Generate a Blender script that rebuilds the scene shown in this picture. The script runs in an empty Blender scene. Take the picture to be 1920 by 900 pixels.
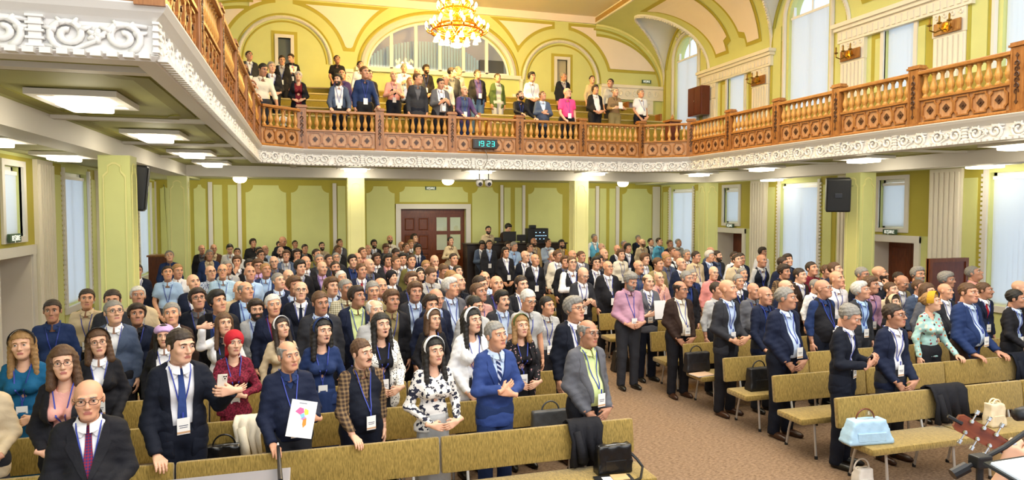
import bpy, bmesh, math, random
import numpy as np
from mathutils import Vector, Matrix
random.seed(7); RNG=np.random.RandomState(5)
SC=bpy.context.scene; COL=SC.collection
R=math.radians
# ---------------------------------------------------------------- camera
CAMZ=2.7; FPX=1283.; YAW=R(16.8); PITCH=R(-2.6)
cd=bpy.data.cameras.new('camera'); cam=bpy.data.objects.new('camera',cd); COL.objects.link(cam)
cd.sensor_fit='HORIZONTAL'; cd.sensor_width=36; cd.lens=FPX/1920*36; cd.clip_end=200; cd.clip_start=.05
cam.location=(0,0,CAMZ); cam.rotation_euler=(math.pi/2+PITCH,0,-YAW)
SC.camera=cam
# ---------------------------------------------------------------- world and light
W=bpy.data.worlds.new('daylight'); SC.world=W; W.use_nodes=True
bg=W.node_tree.nodes['Background']; bg.inputs[0].default_value=(.89,.945,1,1); bg.inputs[1].default_value=1.02
SC.view_settings.view_transform='Standard'; SC.view_settings.look='None'
SC.view_settings.exposure=.42; SC.view_settings.gamma=1; SC.view_settings.use_curve_mapping=False
def area(name,loc,rot,sx,sy,power,col=(1,1,1)):
    l=bpy.data.lights.new(name,'AREA'); l.shape='RECTANGLE'; l.size=sx; l.size_y=sy; l.energy=power; l.color=col
    o=bpy.data.objects.new(name,l); COL.objects.link(o); o.location=loc; o.rotation_euler=rot; return o
# added area lights standing in for unseen lighting over stage end and hall centre
area('hall_fill_light',(4.2,5.5,9.0),(R(-8),0,0),9,5,650,(1,.93,.8))
area('hall_fill_light',(4.2,11.5,9.0),(0,0,0),8,5,520,(1,.9,.72))
area('stage_light',(4.2,-1.2,6.8),(R(58),0,0),11,2.5,470,(1,.96,.9))  # added fill above the stage, in place of lighting out of view
# ---------------------------------------------------------------- pixel helpers (1920x900 frame)
_f=np.array([math.sin(YAW)*math.cos(PITCH),math.cos(YAW)*math.cos(PITCH),math.sin(PITCH)])
_r=np.array([math.cos(YAW),-math.sin(YAW),0.]); _u=np.cross(_r,_f)
def ray(x,y): return _f+_r*(x-960.)/FPX-_u*(y-450.)/FPX
def at_z(x,y,z): d=ray(x,y); return np.array([0,0,CAMZ])+d*((z-CAMZ)/d[2])
def at_y(x,y,Y): d=ray(x,y); return np.array([0,0,CAMZ])+d*(Y/d[1])
def at_x(x,y,X): d=ray(x,y); return np.array([0,0,CAMZ])+d*(X/d[0])
# ---------------------------------------------------------------- materials
def lin(h):
    if not isinstance(h,str): return tuple(h)
    h=h.lstrip('#'); c=[int(h[i:i+2],16)/255 for i in (0,2,4)]
    return tuple((x/12.92 if x<=.04045 else ((x+.055)/1.055)**2.4) for x in c)
MC={}
def mat(name,col,rough=.6,metal=0,noise=0,nscale=8,bump=0,bscale=60,emit=0,spec=.5,sheen=0,alpha=1,trans=0,coat=0):
    if name in MC: return MC[name]
    m=bpy.data.materials.new(name); m.use_nodes=True; nt=m.node_tree; b=nt.nodes['Principled BSDF']; MC[name]=m
    c=lin(col); m.diffuse_color=(*c,1)
    b.inputs['Base Color'].default_value=(*c,1); b.inputs['Roughness'].default_value=rough; b.inputs['Metallic'].default_value=metal
    b.inputs['Specular IOR Level'].default_value=spec
    if sheen: b.inputs['Sheen Weight'].default_value=sheen
    if coat: b.inputs['Coat Weight'].default_value=coat
    if trans: b.inputs['Transmission Weight'].default_value=trans
    if alpha<1: b.inputs['Alpha'].default_value=alpha
    if emit: b.inputs['Emission Color'].default_value=(*c,1); b.inputs['Emission Strength'].default_value=emit
    if noise or bump: tc=nt.nodes.new('ShaderNodeTexCoord')
    if noise:
        n=nt.nodes.new('ShaderNodeTexNoise'); n.inputs['Scale'].default_value=nscale; n.inputs['Detail'].default_value=5
        r=nt.nodes.new('ShaderNodeValToRGB'); lo=tuple(max(0,x*(1-noise)) for x in c); hi=tuple(min(1,x*(1+noise)) for x in c)
        r.color_ramp.elements[0].position=.3; r.color_ramp.elements[1].position=.7
        r.color_ramp.elements[0].color=(*lo,1); r.color_ramp.elements[1].color=(*hi,1)
        nt.links.new(tc.outputs['Object'],n.inputs['Vector']); nt.links.new(n.outputs[0],r.inputs[0]); nt.links.new(r.outputs[0],b.inputs['Base Color'])
    if bump:
        n2=nt.nodes.new('ShaderNodeTexNoise'); n2.inputs['Scale'].default_value=bscale; n2.inputs['Detail'].default_value=3
        bp=nt.nodes.new('ShaderNodeBump'); bp.inputs['Strength'].default_value=bump; bp.inputs['Distance'].default_value=.01
        nt.links.new(tc.outputs['Object'],n2.inputs['Vector']); nt.links.new(n2.outputs[0],bp.inputs['Height']); nt.links.new(bp.outputs[0],b.inputs['Normal'])
    return m
def wood(name,c1,c2,scale=3,axis=2,rough=.35):
    if name in MC: return MC[name]
    m=bpy.data.materials.new(name); m.use_nodes=True; nt=m.node_tree; b=nt.nodes['Principled BSDF']; MC[name]=m
    tc=nt.nodes.new('ShaderNodeTexCoord'); mp=nt.nodes.new('ShaderNodeMapping'); s=[scale*6]*3; s[axis]=scale; mp.inputs['Scale'].default_value=s
    n=nt.nodes.new('ShaderNodeTexNoise'); n.inputs['Scale'].default_value=2; n.inputs['Detail'].default_value=8; n.inputs['Distortion'].default_value=.6
    r=nt.nodes.new('ShaderNodeValToRGB'); r.color_ramp.elements[0].position=.3; r.color_ramp.elements[1].position=.7
    r.color_ramp.elements[0].color=(*lin(c1),1); r.color_ramp.elements[1].color=(*lin(c2),1)
    L=nt.links.new; L(tc.outputs['Object'],mp.inputs[0]); L(mp.outputs[0],n.inputs['Vector']); L(n.outputs[0],r.inputs[0]); L(r.outputs[0],b.inputs['Base Color'])
    b.inputs['Roughness'].default_value=rough; m.diffuse_color=(*lin(c1),1); return m
LIME=mat('lime_wall_paint','#d2d792',.7,noise=.03,nscale=2,bump=.05)
OLIVE=mat('olive_band_paint','#b3a942',.7,noise=.04,nscale=2)
PALE=mat('pale_yellow_paint','#e6e3a0',.7,noise=.03,nscale=2)
CREAM=mat('cream_plaster','#ece6da',.6,noise=.02,nscale=3)
PINKW=mat('pinkish_white_paint','#f2e4da',.7,noise=.02,nscale=2)
BLUEW=mat('cool_white_paint','#dfe0e2',.7)
WHITE=mat('white_plaster','#dfdcd8',.5,bump=.04,bscale=40)
SOFF=mat('soffit_sage_paint','#9a9a5e',.7,noise=.06,nscale=1.5)
SOFFD=mat('soffit_olive_band','#7e7a34',.7)
GREYL=mat('pale_grey_trim','#cfcbc4',.6)
CEILB=mat('beige_ceiling','#e2d6c0',.8)
GOLDF=mat('gold_lattice','#b08d4c',.5,noise=.3,nscale=25)
WFRAME=mat('white_window_frame','#f4f4f6',.4)
OAK=wood('oak_wood','#84501f','#a8703a',3,2,.32); OAKH=wood('oak_rail_wood','#8d5824','#b27a3e',3,0,.3)
OAKL=wood('light_oak_baluster','#b27b38','#cf9c54',4,2,.3)
OAKD=wood('dark_oak_inlay','#3a2012','#553218',6,2,.4)
OAKP=wood('oak_panel_wood','#a97245','#c3976e',2.5,2,.35)
DOORW=wood('dark_door_wood','#5c2a12','#7a3d1c',3,2,.3)
BOARD=wood('mahogany_wood','#54231a','#6b3022',2,2,.35)
BLACKP=mat('black_plastic','#17181c',.45); CHROME=mat('chrome','#cfd2d6',.18,1)
LAMPW=mat('lamp_diffuser','#fff4dc',.4,emit=5.5)
GLOBE=mat('globe_lamp_glass','#fff2d4',.3,emit=5)
def blind():
    m=bpy.data.materials.new('white_blind_slat'); m.use_nodes=True; nt=m.node_tree; nt.nodes.remove(nt.nodes['Principled BSDF']); d=nt.nodes.new('ShaderNodeBsdfDiffuse'); t=nt.nodes.new('ShaderNodeBsdfTranslucent'); x=nt.nodes.new('ShaderNodeMixShader'); x.inputs[0].default_value=.72
    d.inputs[0].default_value=(.88,.91,.95,1); t.inputs[0].default_value=(.9,.94,.99,1); nt.links.new(d.outputs[0],x.inputs[1]); nt.links.new(t.outputs[0],x.inputs[2]); nt.links.new(x.outputs[0],nt.nodes['Material Output'].inputs[0]); return m
SLAT=blind()
def carpet():
    m=bpy.data.materials.new('brown_carpet'); m.use_nodes=True; nt=m.node_tree; b=nt.nodes['Principled BSDF']
    tc=nt.nodes.new('ShaderNodeTexCoord'); n=nt.nodes.new('ShaderNodeTexNoise'); n.inputs['Scale'].default_value=38; n.inputs['Detail'].default_value=6; n.inputs['Roughness'].default_value=.75
    mp=nt.nodes.new('ShaderNodeMapping'); mp.inputs['Scale'].default_value=(.6,1.6,1)
    r=nt.nodes.new('ShaderNodeValToRGB'); e=r.color_ramp.elements; e[0].position=.34; e[1].position=.68
    e[0].color=(*lin('#5a4636'),1); e[1].color=(*lin('#a38a72'),1)
    L=nt.links.new; L(tc.outputs['Object'],mp.inputs[0]); L(mp.outputs[0],n.inputs['Vector']); L(n.outputs[0],r.inputs[0]); L(r.outputs[0],b.inputs['Base Color'])
    bp=nt.nodes.new('ShaderNodeBump'); bp.inputs['Strength'].default_value=.5; bp.inputs['Distance'].default_value=.01; L(n.outputs[0],bp.inputs['Height']); L(bp.outputs[0],b.inputs['Normal'])
    b.inputs['Roughness'].default_value=.95; b.inputs['Specular IOR Level'].default_value=.1; return m
def glass():
    m=bpy.data.materials.new('window_glass'); m.use_nodes=True; nt=m.node_tree; nt.nodes.remove(nt.nodes['Principled BSDF'])
    o=nt.nodes['Material Output']; t=nt.nodes.new('ShaderNodeBsdfTransparent'); g=nt.nodes.new('ShaderNodeBsdfGlossy'); g.inputs['Roughness'].default_value=.03
    t.inputs[0].default_value=(.93,.96,.98,1); mx=nt.nodes.new('ShaderNodeMixShader'); mx.inputs[0].default_value=.05
    nt.links.new(t.outputs[0],mx.inputs[1]); nt.links.new(g.outputs[0],mx.inputs[2]); nt.links.new(mx.outputs[0],o.inputs[0]); return m
CARPET=carpet(); GLASS=glass()
# ---------------------------------------------------------------- mesh helpers
class MB:
    def __init__(s): s.v=[]; s.f=[]
    def add(s,v,f,M=None):
        n=len(s.v)
        if M is not None: v=[tuple(M@Vector(p)) for p in v]
        s.v+= [tuple(p) for p in v]; s.f+=[tuple(i+n for i in q) for q in f]; return s
    def box(s,x0,x1,y0,y1,z0,z1,M=None):
        v=[(x,y,z) for z in (z0,z1) for y in (y0,y1) for x in (x0,x1)]
        return s.add(v,[(0,2,3,1),(4,5,7,6),(0,1,5,4),(2,6,7,3),(0,4,6,2),(1,3,7,5)],M)
    def bev(s,x0,x1,y0,y1,z0,z1,b,M=None):
        "box with chamfered edges"
        bm=bmesh.new(); bmesh.ops.create_cube(bm,size=1)
        for q in bm.verts: q.co=((x0+x1)/2+q.co.x*(x1-x0),(y0+y1)/2+q.co.y*(y1-y0),(z0+z1)/2+q.co.z*(z1-z0))
        bmesh.ops.bevel(bm,geom=bm.edges[:],offset=b,segments=2,affect='EDGES',profile=.6)
        bm.verts.index_update(); v=[tuple(q.co) for q in bm.verts]; f=[tuple(w.index for w in q.verts) for q in bm.faces]; bm.free()
        return s.add(v,f,M)
    def prism(s,poly,z0,z1,M=None):
        "polygon in xy extruded along z"
        n=len(poly); v=[(x,y,z0) for x,y in poly]+[(x,y,z1) for x,y in poly]
        return s.add(v,[tuple(range(n))[::-1],tuple(range(n,2*n))]+[(i,(i+1)%n,n+(i+1)%n,n+i) for i in range(n)],M)
    def ring(s,outer,inner,z0,z1,M=None):
        n=len(outer); v=[(x,y,z) for z in (z0,z1) for P in (outer,inner) for x,y in P]; f=[]
        for i in range(n):
            j=(i+1)%n; f+=[(i,n+i,n+j,j),(2*n+i,2*n+j,3*n+j,3*n+i),(i,j,2*n+j,2*n+i),(n+i,3*n+i,3*n+j,n+j)]
        return s.add(v,f,M)
    def lathe(s,prof,n=12,M=None,cap=True):
        v=[]; f=[]
        for r,z in prof:
            for k in range(n): a=2*math.pi*k/n; v.append((r*math.cos(a),r*math.sin(a),z))
        for i in range(len(prof)-1):
            for k in range(n): f.append((i*n+k,i*n+(k+1)%n,(i+1)*n+(k+1)%n,(i+1)*n+k))
        if cap: f+=[tuple(range(n))[::-1],tuple(range((len(prof)-1)*n,len(prof)*n))]
        return s.add(v,f,M)
    def tube(s,pts,rad,n=8,M=None,closed=False,cap=True):
        pts=[Vector(p) for p in pts]; m=len(pts); v=[]; f=[]
        rad=rad if hasattr(rad,'__len__') else [rad]*m; up=None
        for i,p in enumerate(pts):
            if closed: t=pts[(i+1)%m]-pts[i-1]
            else: t=pts[min(i+1,m-1)]-pts[max(i-1,0)]
            t.normalize()
            if up is None: up=Vector((0,0,1)) if abs(t.z)<.9 else Vector((1,0,0))
            a=t.cross(up)
            if a.length<1e-4: a=t.cross(Vector((0,1,0)))
            a.normalize(); bb=a.cross(t).normalized(); up=bb
            for k in range(n): q=2*math.pi*k/n; v.append(tuple(p+(a*math.cos(q)+bb*math.sin(q))*rad[i]))
        for i in range(m if closed else m-1):
            j=(i+1)%m
            for k in range(n): f.append((i*n+k,i*n+(k+1)%n,j*n+(k+1)%n,j*n+k))
        if not closed and cap: f+=[tuple(range(n))[::-1],tuple(range((m-1)*n,m*n))]
        return s.add(v,f,M)
    def sweep(s,path,prof,closed=False,miter=True):
        "profile (offset_out, z) swept along an xy polyline; out = to the right hand side of travel"
        P=[Vector((p[0],p[1])) for p in path]; n=len(P); k=len(prof); v=[]; f=[]
        for i in range(n):
            d0=(P[i]-P[i-1]).normalized() if (i>0 or closed) else None
            d1=(P[(i+1)%n]-P[i]).normalized() if (i<n-1 or closed) else None
            d0=d0 or d1; d1=d1 or d0
            n0=Vector((d0.y,-d0.x)); n1=Vector((d1.y,-d1.x)); m=(n0+n1); m.normalize(); sc=1/max(.3,m.dot(n0))
            for o,z in prof: q=P[i]+m*o*sc; v.append((q.x,q.y,z))
        for i in range(n if closed else n-1):
            j=(i+1)%n
            for a in range(k-1): f.append((i*k+a,i*k+a+1,j*k+a+1,j*k+a))
        return s.add(v,f)
    def mesh(s,name,smooth=False):
        me=bpy.data.meshes.new(name); me.from_pydata(s.v,[],s.f); me.validate(); me.update()
        bm=bmesh.new(); bm.from_mesh(me); bmesh.ops.recalc_face_normals(bm,faces=bm.faces[:]); bm.to_mesh(me); bm.free()
        if smooth:
            me.shade_smooth() if smooth is True else me.shade_smooth()
            if smooth is not True: me.set_sharp_from_angle(angle=R(smooth))
        return me
    def build(s,name,m,parent=None,smooth=False,loc=None,**kw):
        return link(name,s.mesh(name,smooth),m,parent,loc=loc,**kw)
def link(name,me,m=None,parent=None,loc=None,rot=None,label=None,cat=None,group=None,kind=None,M=None):
    if m is not None and not me.materials: me.materials.append(m)
    o=bpy.data.objects.new(name,me); COL.objects.link(o)
    if parent is not None: o.parent=parent
    if loc is not None: o.location=loc
    if rot is not None: o.rotation_euler=rot
    if M is not None: o.matrix_local=M
    tag(o,label,cat,group,kind)
    if m is not None and me.materials and me.materials[0]!=m:
        o.material_slots[0].link='OBJECT'; o.material_slots[0].material=m
    return o
def tag(o,label=None,cat=None,group=None,kind=None):
    if label: o['label']=label
    if cat: o['category']=cat
    if group: o['group']=group
    if kind: o['kind']=kind
    return o
def empty(name,loc=(0,0,0),rz=0,label=None,cat=None,group=None,kind=None):
    o=bpy.data.objects.new(name,None); COL.objects.link(o); o.location=loc; o.rotation_euler=(0,0,rz); o.empty_display_size=.1
    return tag(o,label,cat,group,kind)
def copy_tree(o,parent=None):
    c=o.copy(); COL.objects.link(c); c.parent=parent
    for ch in o.children: copy_tree(ch,c)
    return c
def T(x=0,y=0,z=0): return Matrix.Translation((x,y,z))
def RX(a): return Matrix.Rotation(R(a),4,'X')
def RY(a): return Matrix.Rotation(R(a),4,'Y')
def RZ(a): return Matrix.Rotation(R(a),4,'Z')
# ================================================================= ROOM
XL,XR,YB=-4.2,12.33,22.2; CX0=4.12
ZC,ZF=9.34,9.1           # ceiling, top of cove
XF=9.75; XFL=2*CX0-XF    # edges of the flat ceiling
ZS=7.07                  # springing of the cove
MB().box(XL-.4,XR+.4,2.0,YB+.3,-.1,0).build('floor',CARPET,kind='structure')
def cells(mb,axis,p0,p1,u0,u1,z0,z1,holes):
    us=sorted({u0,u1,*[h[0] for h in holes],*[h[1] for h in holes]}); zs=sorted({z0,z1,*[h[2] for h in holes],*[h[3] for h in holes]})
    us=[u for u in us if u0<=u<=u1]; zs=[z for z in zs if z0<=z<=z1]
    for a,b in zip(us,us[1:]):
        run=None
        for c,d in zip(zs,zs[1:]):
            mu,mz=(a+b)/2,(c+d)/2
            if any(h[0]<mu<h[1] and h[2]<mz<h[3] for h in holes):
                if run: _cell(mb,axis,p0,p1,a,b,*run); run=None
            else: run=(run[0],d) if run else (c,d)
        if run: _cell(mb,axis,p0,p1,a,b,*run)
def _cell(mb,axis,p0,p1,a,b,c,d):
    if axis=='x': mb.box(p0,p1,a,b,c,d)
    else: mb.box(a,b,p0,p1,c,d)
def yw(px,X=XR,py=392): return float(at_x(px,py,X)[1])
def xw(px,Y=YB,py=392): return float(at_y(px,py,Y)[0])
TALL=[(14.25,15.65),(20.05,21.45),(8.3,9.75)]
SMALL=[(17.5,18.25),(11.62,12.32)]; DOORS=[(17.3,18.6),(11.35,12.6)]
UP=[(14.0,15.45),(19.9,21.25),(8.15,9.6)]; USM=[(17.3,18.15),(11.5,12.28)]
ARC=8.45
sideholes=[(a,b,.9,3.38) for a,b in TALL]+[(a,b,2.28,3.34) for a,b in SMALL]+[(a,b,0,1.98) for a,b in DOORS]+[(a,b,4.6,ARC) for a,b in UP]+[(a,b,4.7,6.8) for a,b in USM]
wins=0; doors=0
def arch_spandrel(mb,sx,X0,X1,a,b,top):
    r=(b-a)/2; yc=(a+b)/2; zs=top-r; n=16
    for half in (-1,1):
        c=(yc+half*r,top)
        pts=[(yc+half*r*math.cos(t),zs+r*math.sin(t)) for t in np.linspace(0,math.pi/2,n)]
        for p,q in zip(pts,pts[1:]):
            v=[(X,*w) for X in (X0,X1) for w in (c,p,q)]
            mb.add(v,[(0,1,2),(3,5,4),(0,3,4,1),(1,4,5,2),(2,5,3,0)])
def side_wall(side):
    global wins,doors
    s=1 if side=='right' else -1; X=XR if s>0 else XL
    def bx(mb,x0,x1,*r): mb.box(min(X+s*x0,X+s*x1),max(X+s*x0,X+s*x1),*r)   # x measured outwards from the wall face
    mb=MB(); p=sorted((X,X+s*.32)); cells(mb,'x',p[0],p[1],2.0,YB,0,ZC,sideholes)
    for a,b in UP: arch_spandrel(mb,s,p[0],p[1],a,b,ARC)
    wall=mb.build('wall_'+side,LIME,kind='structure')
    # raised olive bands and lime panels beside the windows, lower and upper storey
    for (a,b) in TALL:
        for (u,v) in ((a-.62,a-.1),(b+.1,b+.62)):
            m=MB(); bx(m,-.012,0,u,v,.25,3.5); m.build('olive_band',OLIVE,wall)
            m=MB(); bx(m,-.03,-.012,u+.13,v-.1,.4,3.3); m.build('wall_panel',LIME,wall)
        m=MB(); bx(m,-.05,.0,a-.1,a-.02,.8,3.45); bx(m,-.05,.0,b+.02,b+.1,.8,3.45); bx(m,-.06,0,a-.12,b+.12,.78,.9); m.build('window_moulding',WHITE,wall)
        bd=MB(); n=28
        for k in range(n):
            for yy in (a-.12,b+.12):
                bd.box(min(X,X-s*.045),max(X,X-s*.045),yy-.025,yy+.025,.9+k*2.5/n,.9+(k+.6)*2.5/n)
        bd.build('bead_moulding',WHITE,wall)
    for (a,b) in UP:
        for (u,v) in ((a-.72,a-.14),(b+.14,b+.72)):
            m=MB(); bx(m,-.012,0,u,v,4.2,7.2); m.build('olive_band',OLIVE,wall)
            m=MB(); bx(m,-.03,-.012,u+.14,v-.12,4.3,7.6); m.build('wall_panel',LIME,wall)
        yc=(a+b)/2; r=(b-a)/2
        for rr,mm,dep,nm in ((r+.14,WHITE,.06,'arch_moulding'),):
            arc=[(yc+rr*math.cos(t),ARC-r+rr*math.sin(t)) for t in np.linspace(0,math.pi,25)]
            pts=[(X-s*.02,yc+rr,4.6)]+[(X-s*.02,y,z) for y,z in arc]+[(X-s*.02,yc-rr,4.6)]
            m=MB(); m.tube(pts,.06,6); m.build(nm,mm,wall)
        m=MB()                                              # crest ornament above the window arch
        for k in range(7):
            t=math.pi*(.3+.4*k/6); m.tube([(X-s*.03,yc+(r+.2)*math.cos(t),ARC-r+(r+.2)*math.sin(t)),(X-s*.06,yc+(r+.32)*math.cos(t),ARC-r+(r+.32)*math.sin(t))],[.06,.025],6)
        m.build('crest_ornament',WHITE,wall)
        # wall arch line of the lunette
        A,B=1.4,1.95; yc2=yc
        pts=[(X-s*.02,yc2+A*.98*math.cos(t),ZS+B*.98*math.sin(t)) for t in np.linspace(0,math.pi,33)]
        m=MB(); m.tube([(X-s*.02,yc2+A*.98,4.3)]+pts+[(X-s*.02,yc2-A*.98,4.3)],.045,6); m.build('lunette_arch_moulding',OLIVE,wall)
    # fluted pilasters, lower and upper, and the entablatures over the piers
    fl=MB(); w=.62
    fl.box(-.08,.0,-w/2,w/2,0,1)
    for k in range(6): fl.box(-.115,-.08,-w/2+.03+k*.099,-w/2+.09+k*.099,0.02,.98)
    flm=fl.mesh('fluted_pilaster')
    PIERS=[17.75,11.85]
    for pc in PIERS:
        for yy,ww in ((pc-1.22,1.0),(pc+1.3,1.0)):
            for z0,z1 in ((0,3.5),(4.2,6.15)):
                o=link('fluted_pilaster',flm,CREAM,wall); o.location=(X,yy,z0); o.scale=(s,1.15,z1-z0)
            m=MB(); bx(m,-.1,0,yy-.37,yy+.37,6.15,6.62); m.build('pilaster_capital',CREAM,wall)
            m=MB()
            for k in range(4):
                cy=yy-.27+.18*k; m.tube([(X-s*.11,cy+.05*math.cos(t)*(1-t/9),6.53+.06*math.sin(t)*(1-t/9)) for t in np.linspace(0,7,16)],.018,5)
            m.build('capital_scroll',CREAM,wall)
        e0,e1=pc-1.72,pc+1.72
        m=MB(); bx(m,-.13,0,e0,e1,6.62,6.9); bx(m,-.2,0,e0-.06,e1+.06,6.9,6.98); bx(m,-.26,0,e0-.1,e1+.1,6.98,7.07); m.build('entablature',CREAM,wall)
        m=MB()
        for k in range(22): yy=e0+.1+k*(e1-e0-.2)/21; bx(m,-.155,-.13,yy-.045,yy+.045,6.68,6.85)
        m.build('frieze_relief',CREAM,wall)
        m=MB(); q=sorted((X,X-s*.01)); cells(m,'x',q[0],q[1],pc-.8,pc+.8,4.2,6.62,[(h[0],h[1],4.2,6.62) for h in sideholes if h[2]==4.7]); m.build('olive_band',OLIVE,wall)
        for u,v in ((pc-.62,pc-.4),(pc+.45,pc+.68)):
            m=MB(); bx(m,-.025,-.01,u,v,4.3,6.5); m.build('wall_panel',LIME,wall)
    def frame_rect(nm,a,b,z0,z1,t,par):
        m=MB(); bx(m,-.05,.02,a-t,a,z0-t,z1+t); bx(m,-.05,.02,b,b+t,z0-t,z1+t); bx(m,-.05,.02,a,b,z0-t,z0); bx(m,-.05,.02,a,b,z1,z1+t)
        return m.build(nm,WHITE,par)
    for a,b in SMALL: frame_rect('window_moulding',a,b,2.28,3.34,.09,wall)
    for a,b in USM: frame_rect('window_moulding',a,b,4.7,6.8,.09,wall)
    for a,b in DOORS:
        m=MB(); bx(m,-.05,.02,a-.13,a,0,2.11); bx(m,-.05,.02,b,b+.13,0,2.11); bx(m,-.06,.02,a-.13,b+.13,1.98,2.13); m.build('door_surround',WHITE,wall)
        m=MB(); q=sorted((X,X-s*.012)); cells(m,'x',q[0],q[1],a-.5,b+.5,2.13,3.5,[h for h in sideholes if h[2]==2.28]); m.build('olive_band',OLIVE,wall)
        doors+=1; d=empty('door_%d'%doors,kind='structure'); m=MB(); bx(m,-.02,.66,a-.03,a+.015,0,2.0); bx(m,-.02,.66,b-.015,b+.03,0,2.0); bx(m,-.02,.66,a,b,1.97,2.02); m.build('door_reveal',CREAM,d)
        mid=(a+b)/2
        for u,v in ((a,mid-.005),(mid+.005,b)):
            m=MB(); bx(m,.56,.62,u,v,0,1.98); leaf=m.build('door_leaf',DOORW,d)
            for z0,z1 in ((.15,.75),(.9,1.85)):
                m=MB(); m.add(*slab_x(X+s*.56,-s*.02,u+.1,v-.1,z0,z1)); m.build('door_panel',DOORW,leaf)
    # glazing, blinds
    def window(a,b,z0,z1,arch=False,n=14):
        global wins
        wins+=1; wo=empty('window_%d'%wins,kind='structure')
        top=z1
        m=MB(); t=.06; bx(m,.1,.18,a,a+t,z0,top); bx(m,.1,.18,b-t,b,z0,top); bx(m,.1,.18,a,b,z0,z0+t)
        if not arch: bx(m,.1,.18,a,b,top-t,top)
        else: bx(m,.1,.18,a,b,top-(b-a)/2-.03,top-(b-a)/2+.03)
        if b-a>1: bx(m,.12,.16,(a+b)/2-.02,(a+b)/2+.02,z0,top)
        m.build('window_frame',WFRAME,wo)
        m=MB(); bx(m,.14,.15,a,b,z0,top); m.build('pane',GLASS,wo)
        zt=top-(.1 if not arch else (b-a)/2+.02)
        me=MB().box(-.004,.004,-.043,.043,0,1).mesh('slat')
        k=int((b-a-.1)/.092)
        for i in range(k):
            o=link('slat',me,SLAT,wo); o.location=(X+s*.06,a+.09+i*(b-a-.18)/(k-1),z0+.04); o.rotation_euler=(0,0,s*R(24)); o.scale=(1,1,zt-z0-.06)
        m=MB(); bx(m,.03,.09,a+.03,b-.03,zt-.03,zt+.03); m.build('blind_rail',WFRAME,wo)
    for a,b in TALL: window(a,b,.9,3.38)
    for a,b in SMALL: window(a,b,2.28,3.34)
    for a,b in UP: window(a,b,4.6,ARC,True)
    for a,b in USM: window(a,b,4.7,6.8)
    return wall
def slab_x(X,t,y0,y1,z0,z1,bev=.03):
    X1=X+t; v=[(X,y0,z0),(X,y1,z0),(X,y1,z1),(X,y0,z1),(X1,y0+bev,z0+bev),(X1,y1-bev,z0+bev),(X1,y1-bev,z1-bev),(X1,y0+bev,z1-bev)]
    return v,[(0,1,5,4),(1,2,6,5),(2,3,7,6),(3,0,4,7),(4,5,6,7)]
def slab_y(Y,t,x0,x1,z0,z1,bev=.03):
    Y1=Y+t; v=[(x0,Y,z0),(x1,Y,z0),(x1,Y,z1),(x0,Y,z1),(x0+bev,Y1,z0+bev),(x1-bev,Y1,z0+bev),(x1-bev,Y1,z1-bev),(x0+bev,Y1,z1-bev)]
    return v,[(0,1,5,4),(1,2,6,5),(2,3,7,6),(3,0,4,7),(4,5,6,7)]
side_wall('right'); side_wall('left')
# ---------------------------------------------------------------- back wall
DX0,DX1=2.95,5.1
mb=MB(); cells(mb,'y',YB,YB+.32,XL,XR,0,ZC,[(DX0,DX1,0,2.7),(1.85,6.75,7.15,8.85),(10.15,11.4,5.2,6.5),(-.72,-.36,7.1,7.9),(8.3,8.68,7.0,7.8)])
# arch infill of the lunette window
ca,cA,cB=4.28,2.36,1.62
n=40; xs=np.linspace(ca-cA,ca+cA,n)
for x0,x1 in zip(xs,xs[1:]):
    z0,z1=[7.15+cB*math.sqrt(max(0,1-((x-ca)/cA)**2)) for x in (x0,x1)]
    v=[(x,y,z) for y in (YB,YB+.32) for x,z in ((x0,z0),(x1,z1),(x1,8.85),(x0,8.85))]
    mb.add(v,[(0,1,2,3),(4,7,6,5),(0,4,5,1)])
mb.box(1.85,ca-cA,YB,YB+.32,7.15,8.85); mb.box(ca+cA,6.75,YB,YB+.32,7.15,8.85)
WB=mb.build('wall_back',LIME,kind='structure')
def plate(nm,x0,x1,z0,z1,t,m,notch=0,par=WB,Y=YB):
    "raised plate with concave notched upper corners"
    if notch:
        pts=[(x0,z0),(x1,z0),(x1,z1-notch)]+[(x1-notch*math.sin(a),z1-notch*math.cos(a)) for a in np.linspace(0,math.pi/2,6)][1:-1]
        pts=[(x0,z0),(x1,z0)]+[(x1-notch+notch*math.cos(a)*-1+0*notch,0) for a in ()]
        rr=[(x1-notch*math.cos(a)*1.0,z1-notch*math.sin(a)) for a in ()]
        # notch circle centred on the corner
        pts+=[(x1+notch*math.cos(a),z1+notch*math.sin(a)) for a in np.linspace(-math.pi/2,-math.pi,7)]
        pts+=[(x0+notch*math.cos(a),z1+notch*math.sin(a)) for a in np.linspace(0,-math.pi/2,7)]
    else: pts=[(x0,z0),(x1,z0),(x1,z1),(x0,z1)]
    mm=MB(); mm.prism(pts,0,t,T(0,Y,0)@Matrix.Rotation(math.pi/2,4,'X')); return mm.build(nm,m,par)
m=MB(); m.box(XL,XR,YB-.012,YB,0,3.6)
cells_m=MB(); cells(cells_m,'y',YB-.012,YB,XL,XR,0,3.62,[(DX0,DX1,0,2.7)]); cells_m.build('olive_band',OLIVE,WB)
for a,b,nt in [(301,317,.12),(364,386,.12),(401,417,0),(428,444,0),(461,537,.22),(546,617,.22),(633,648,0),(687,740,.22),(885,934,.2),(945,957,0),(965,978,0),(990,1054,.22),(1101,1115,0),(1124,1136,0),(1142,1153,0),(1166,1221,.2)]:
    plate('wall_panel',xw(a),xw(b),.35,3.42,.03,LIME,nt)
plate('wall_panel',xw(749),xw(877),2.92,3.42,.03,LIME,.18)
for a,b in [(279,294),(391,399),(446,453),(624,631),(938,943),(979,984),(1116,1122),(1154,1160),(1223,1236)]:
    plate('pilaster_strip',xw(a),xw(b),0,3.5,.06,WHITE)
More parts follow.
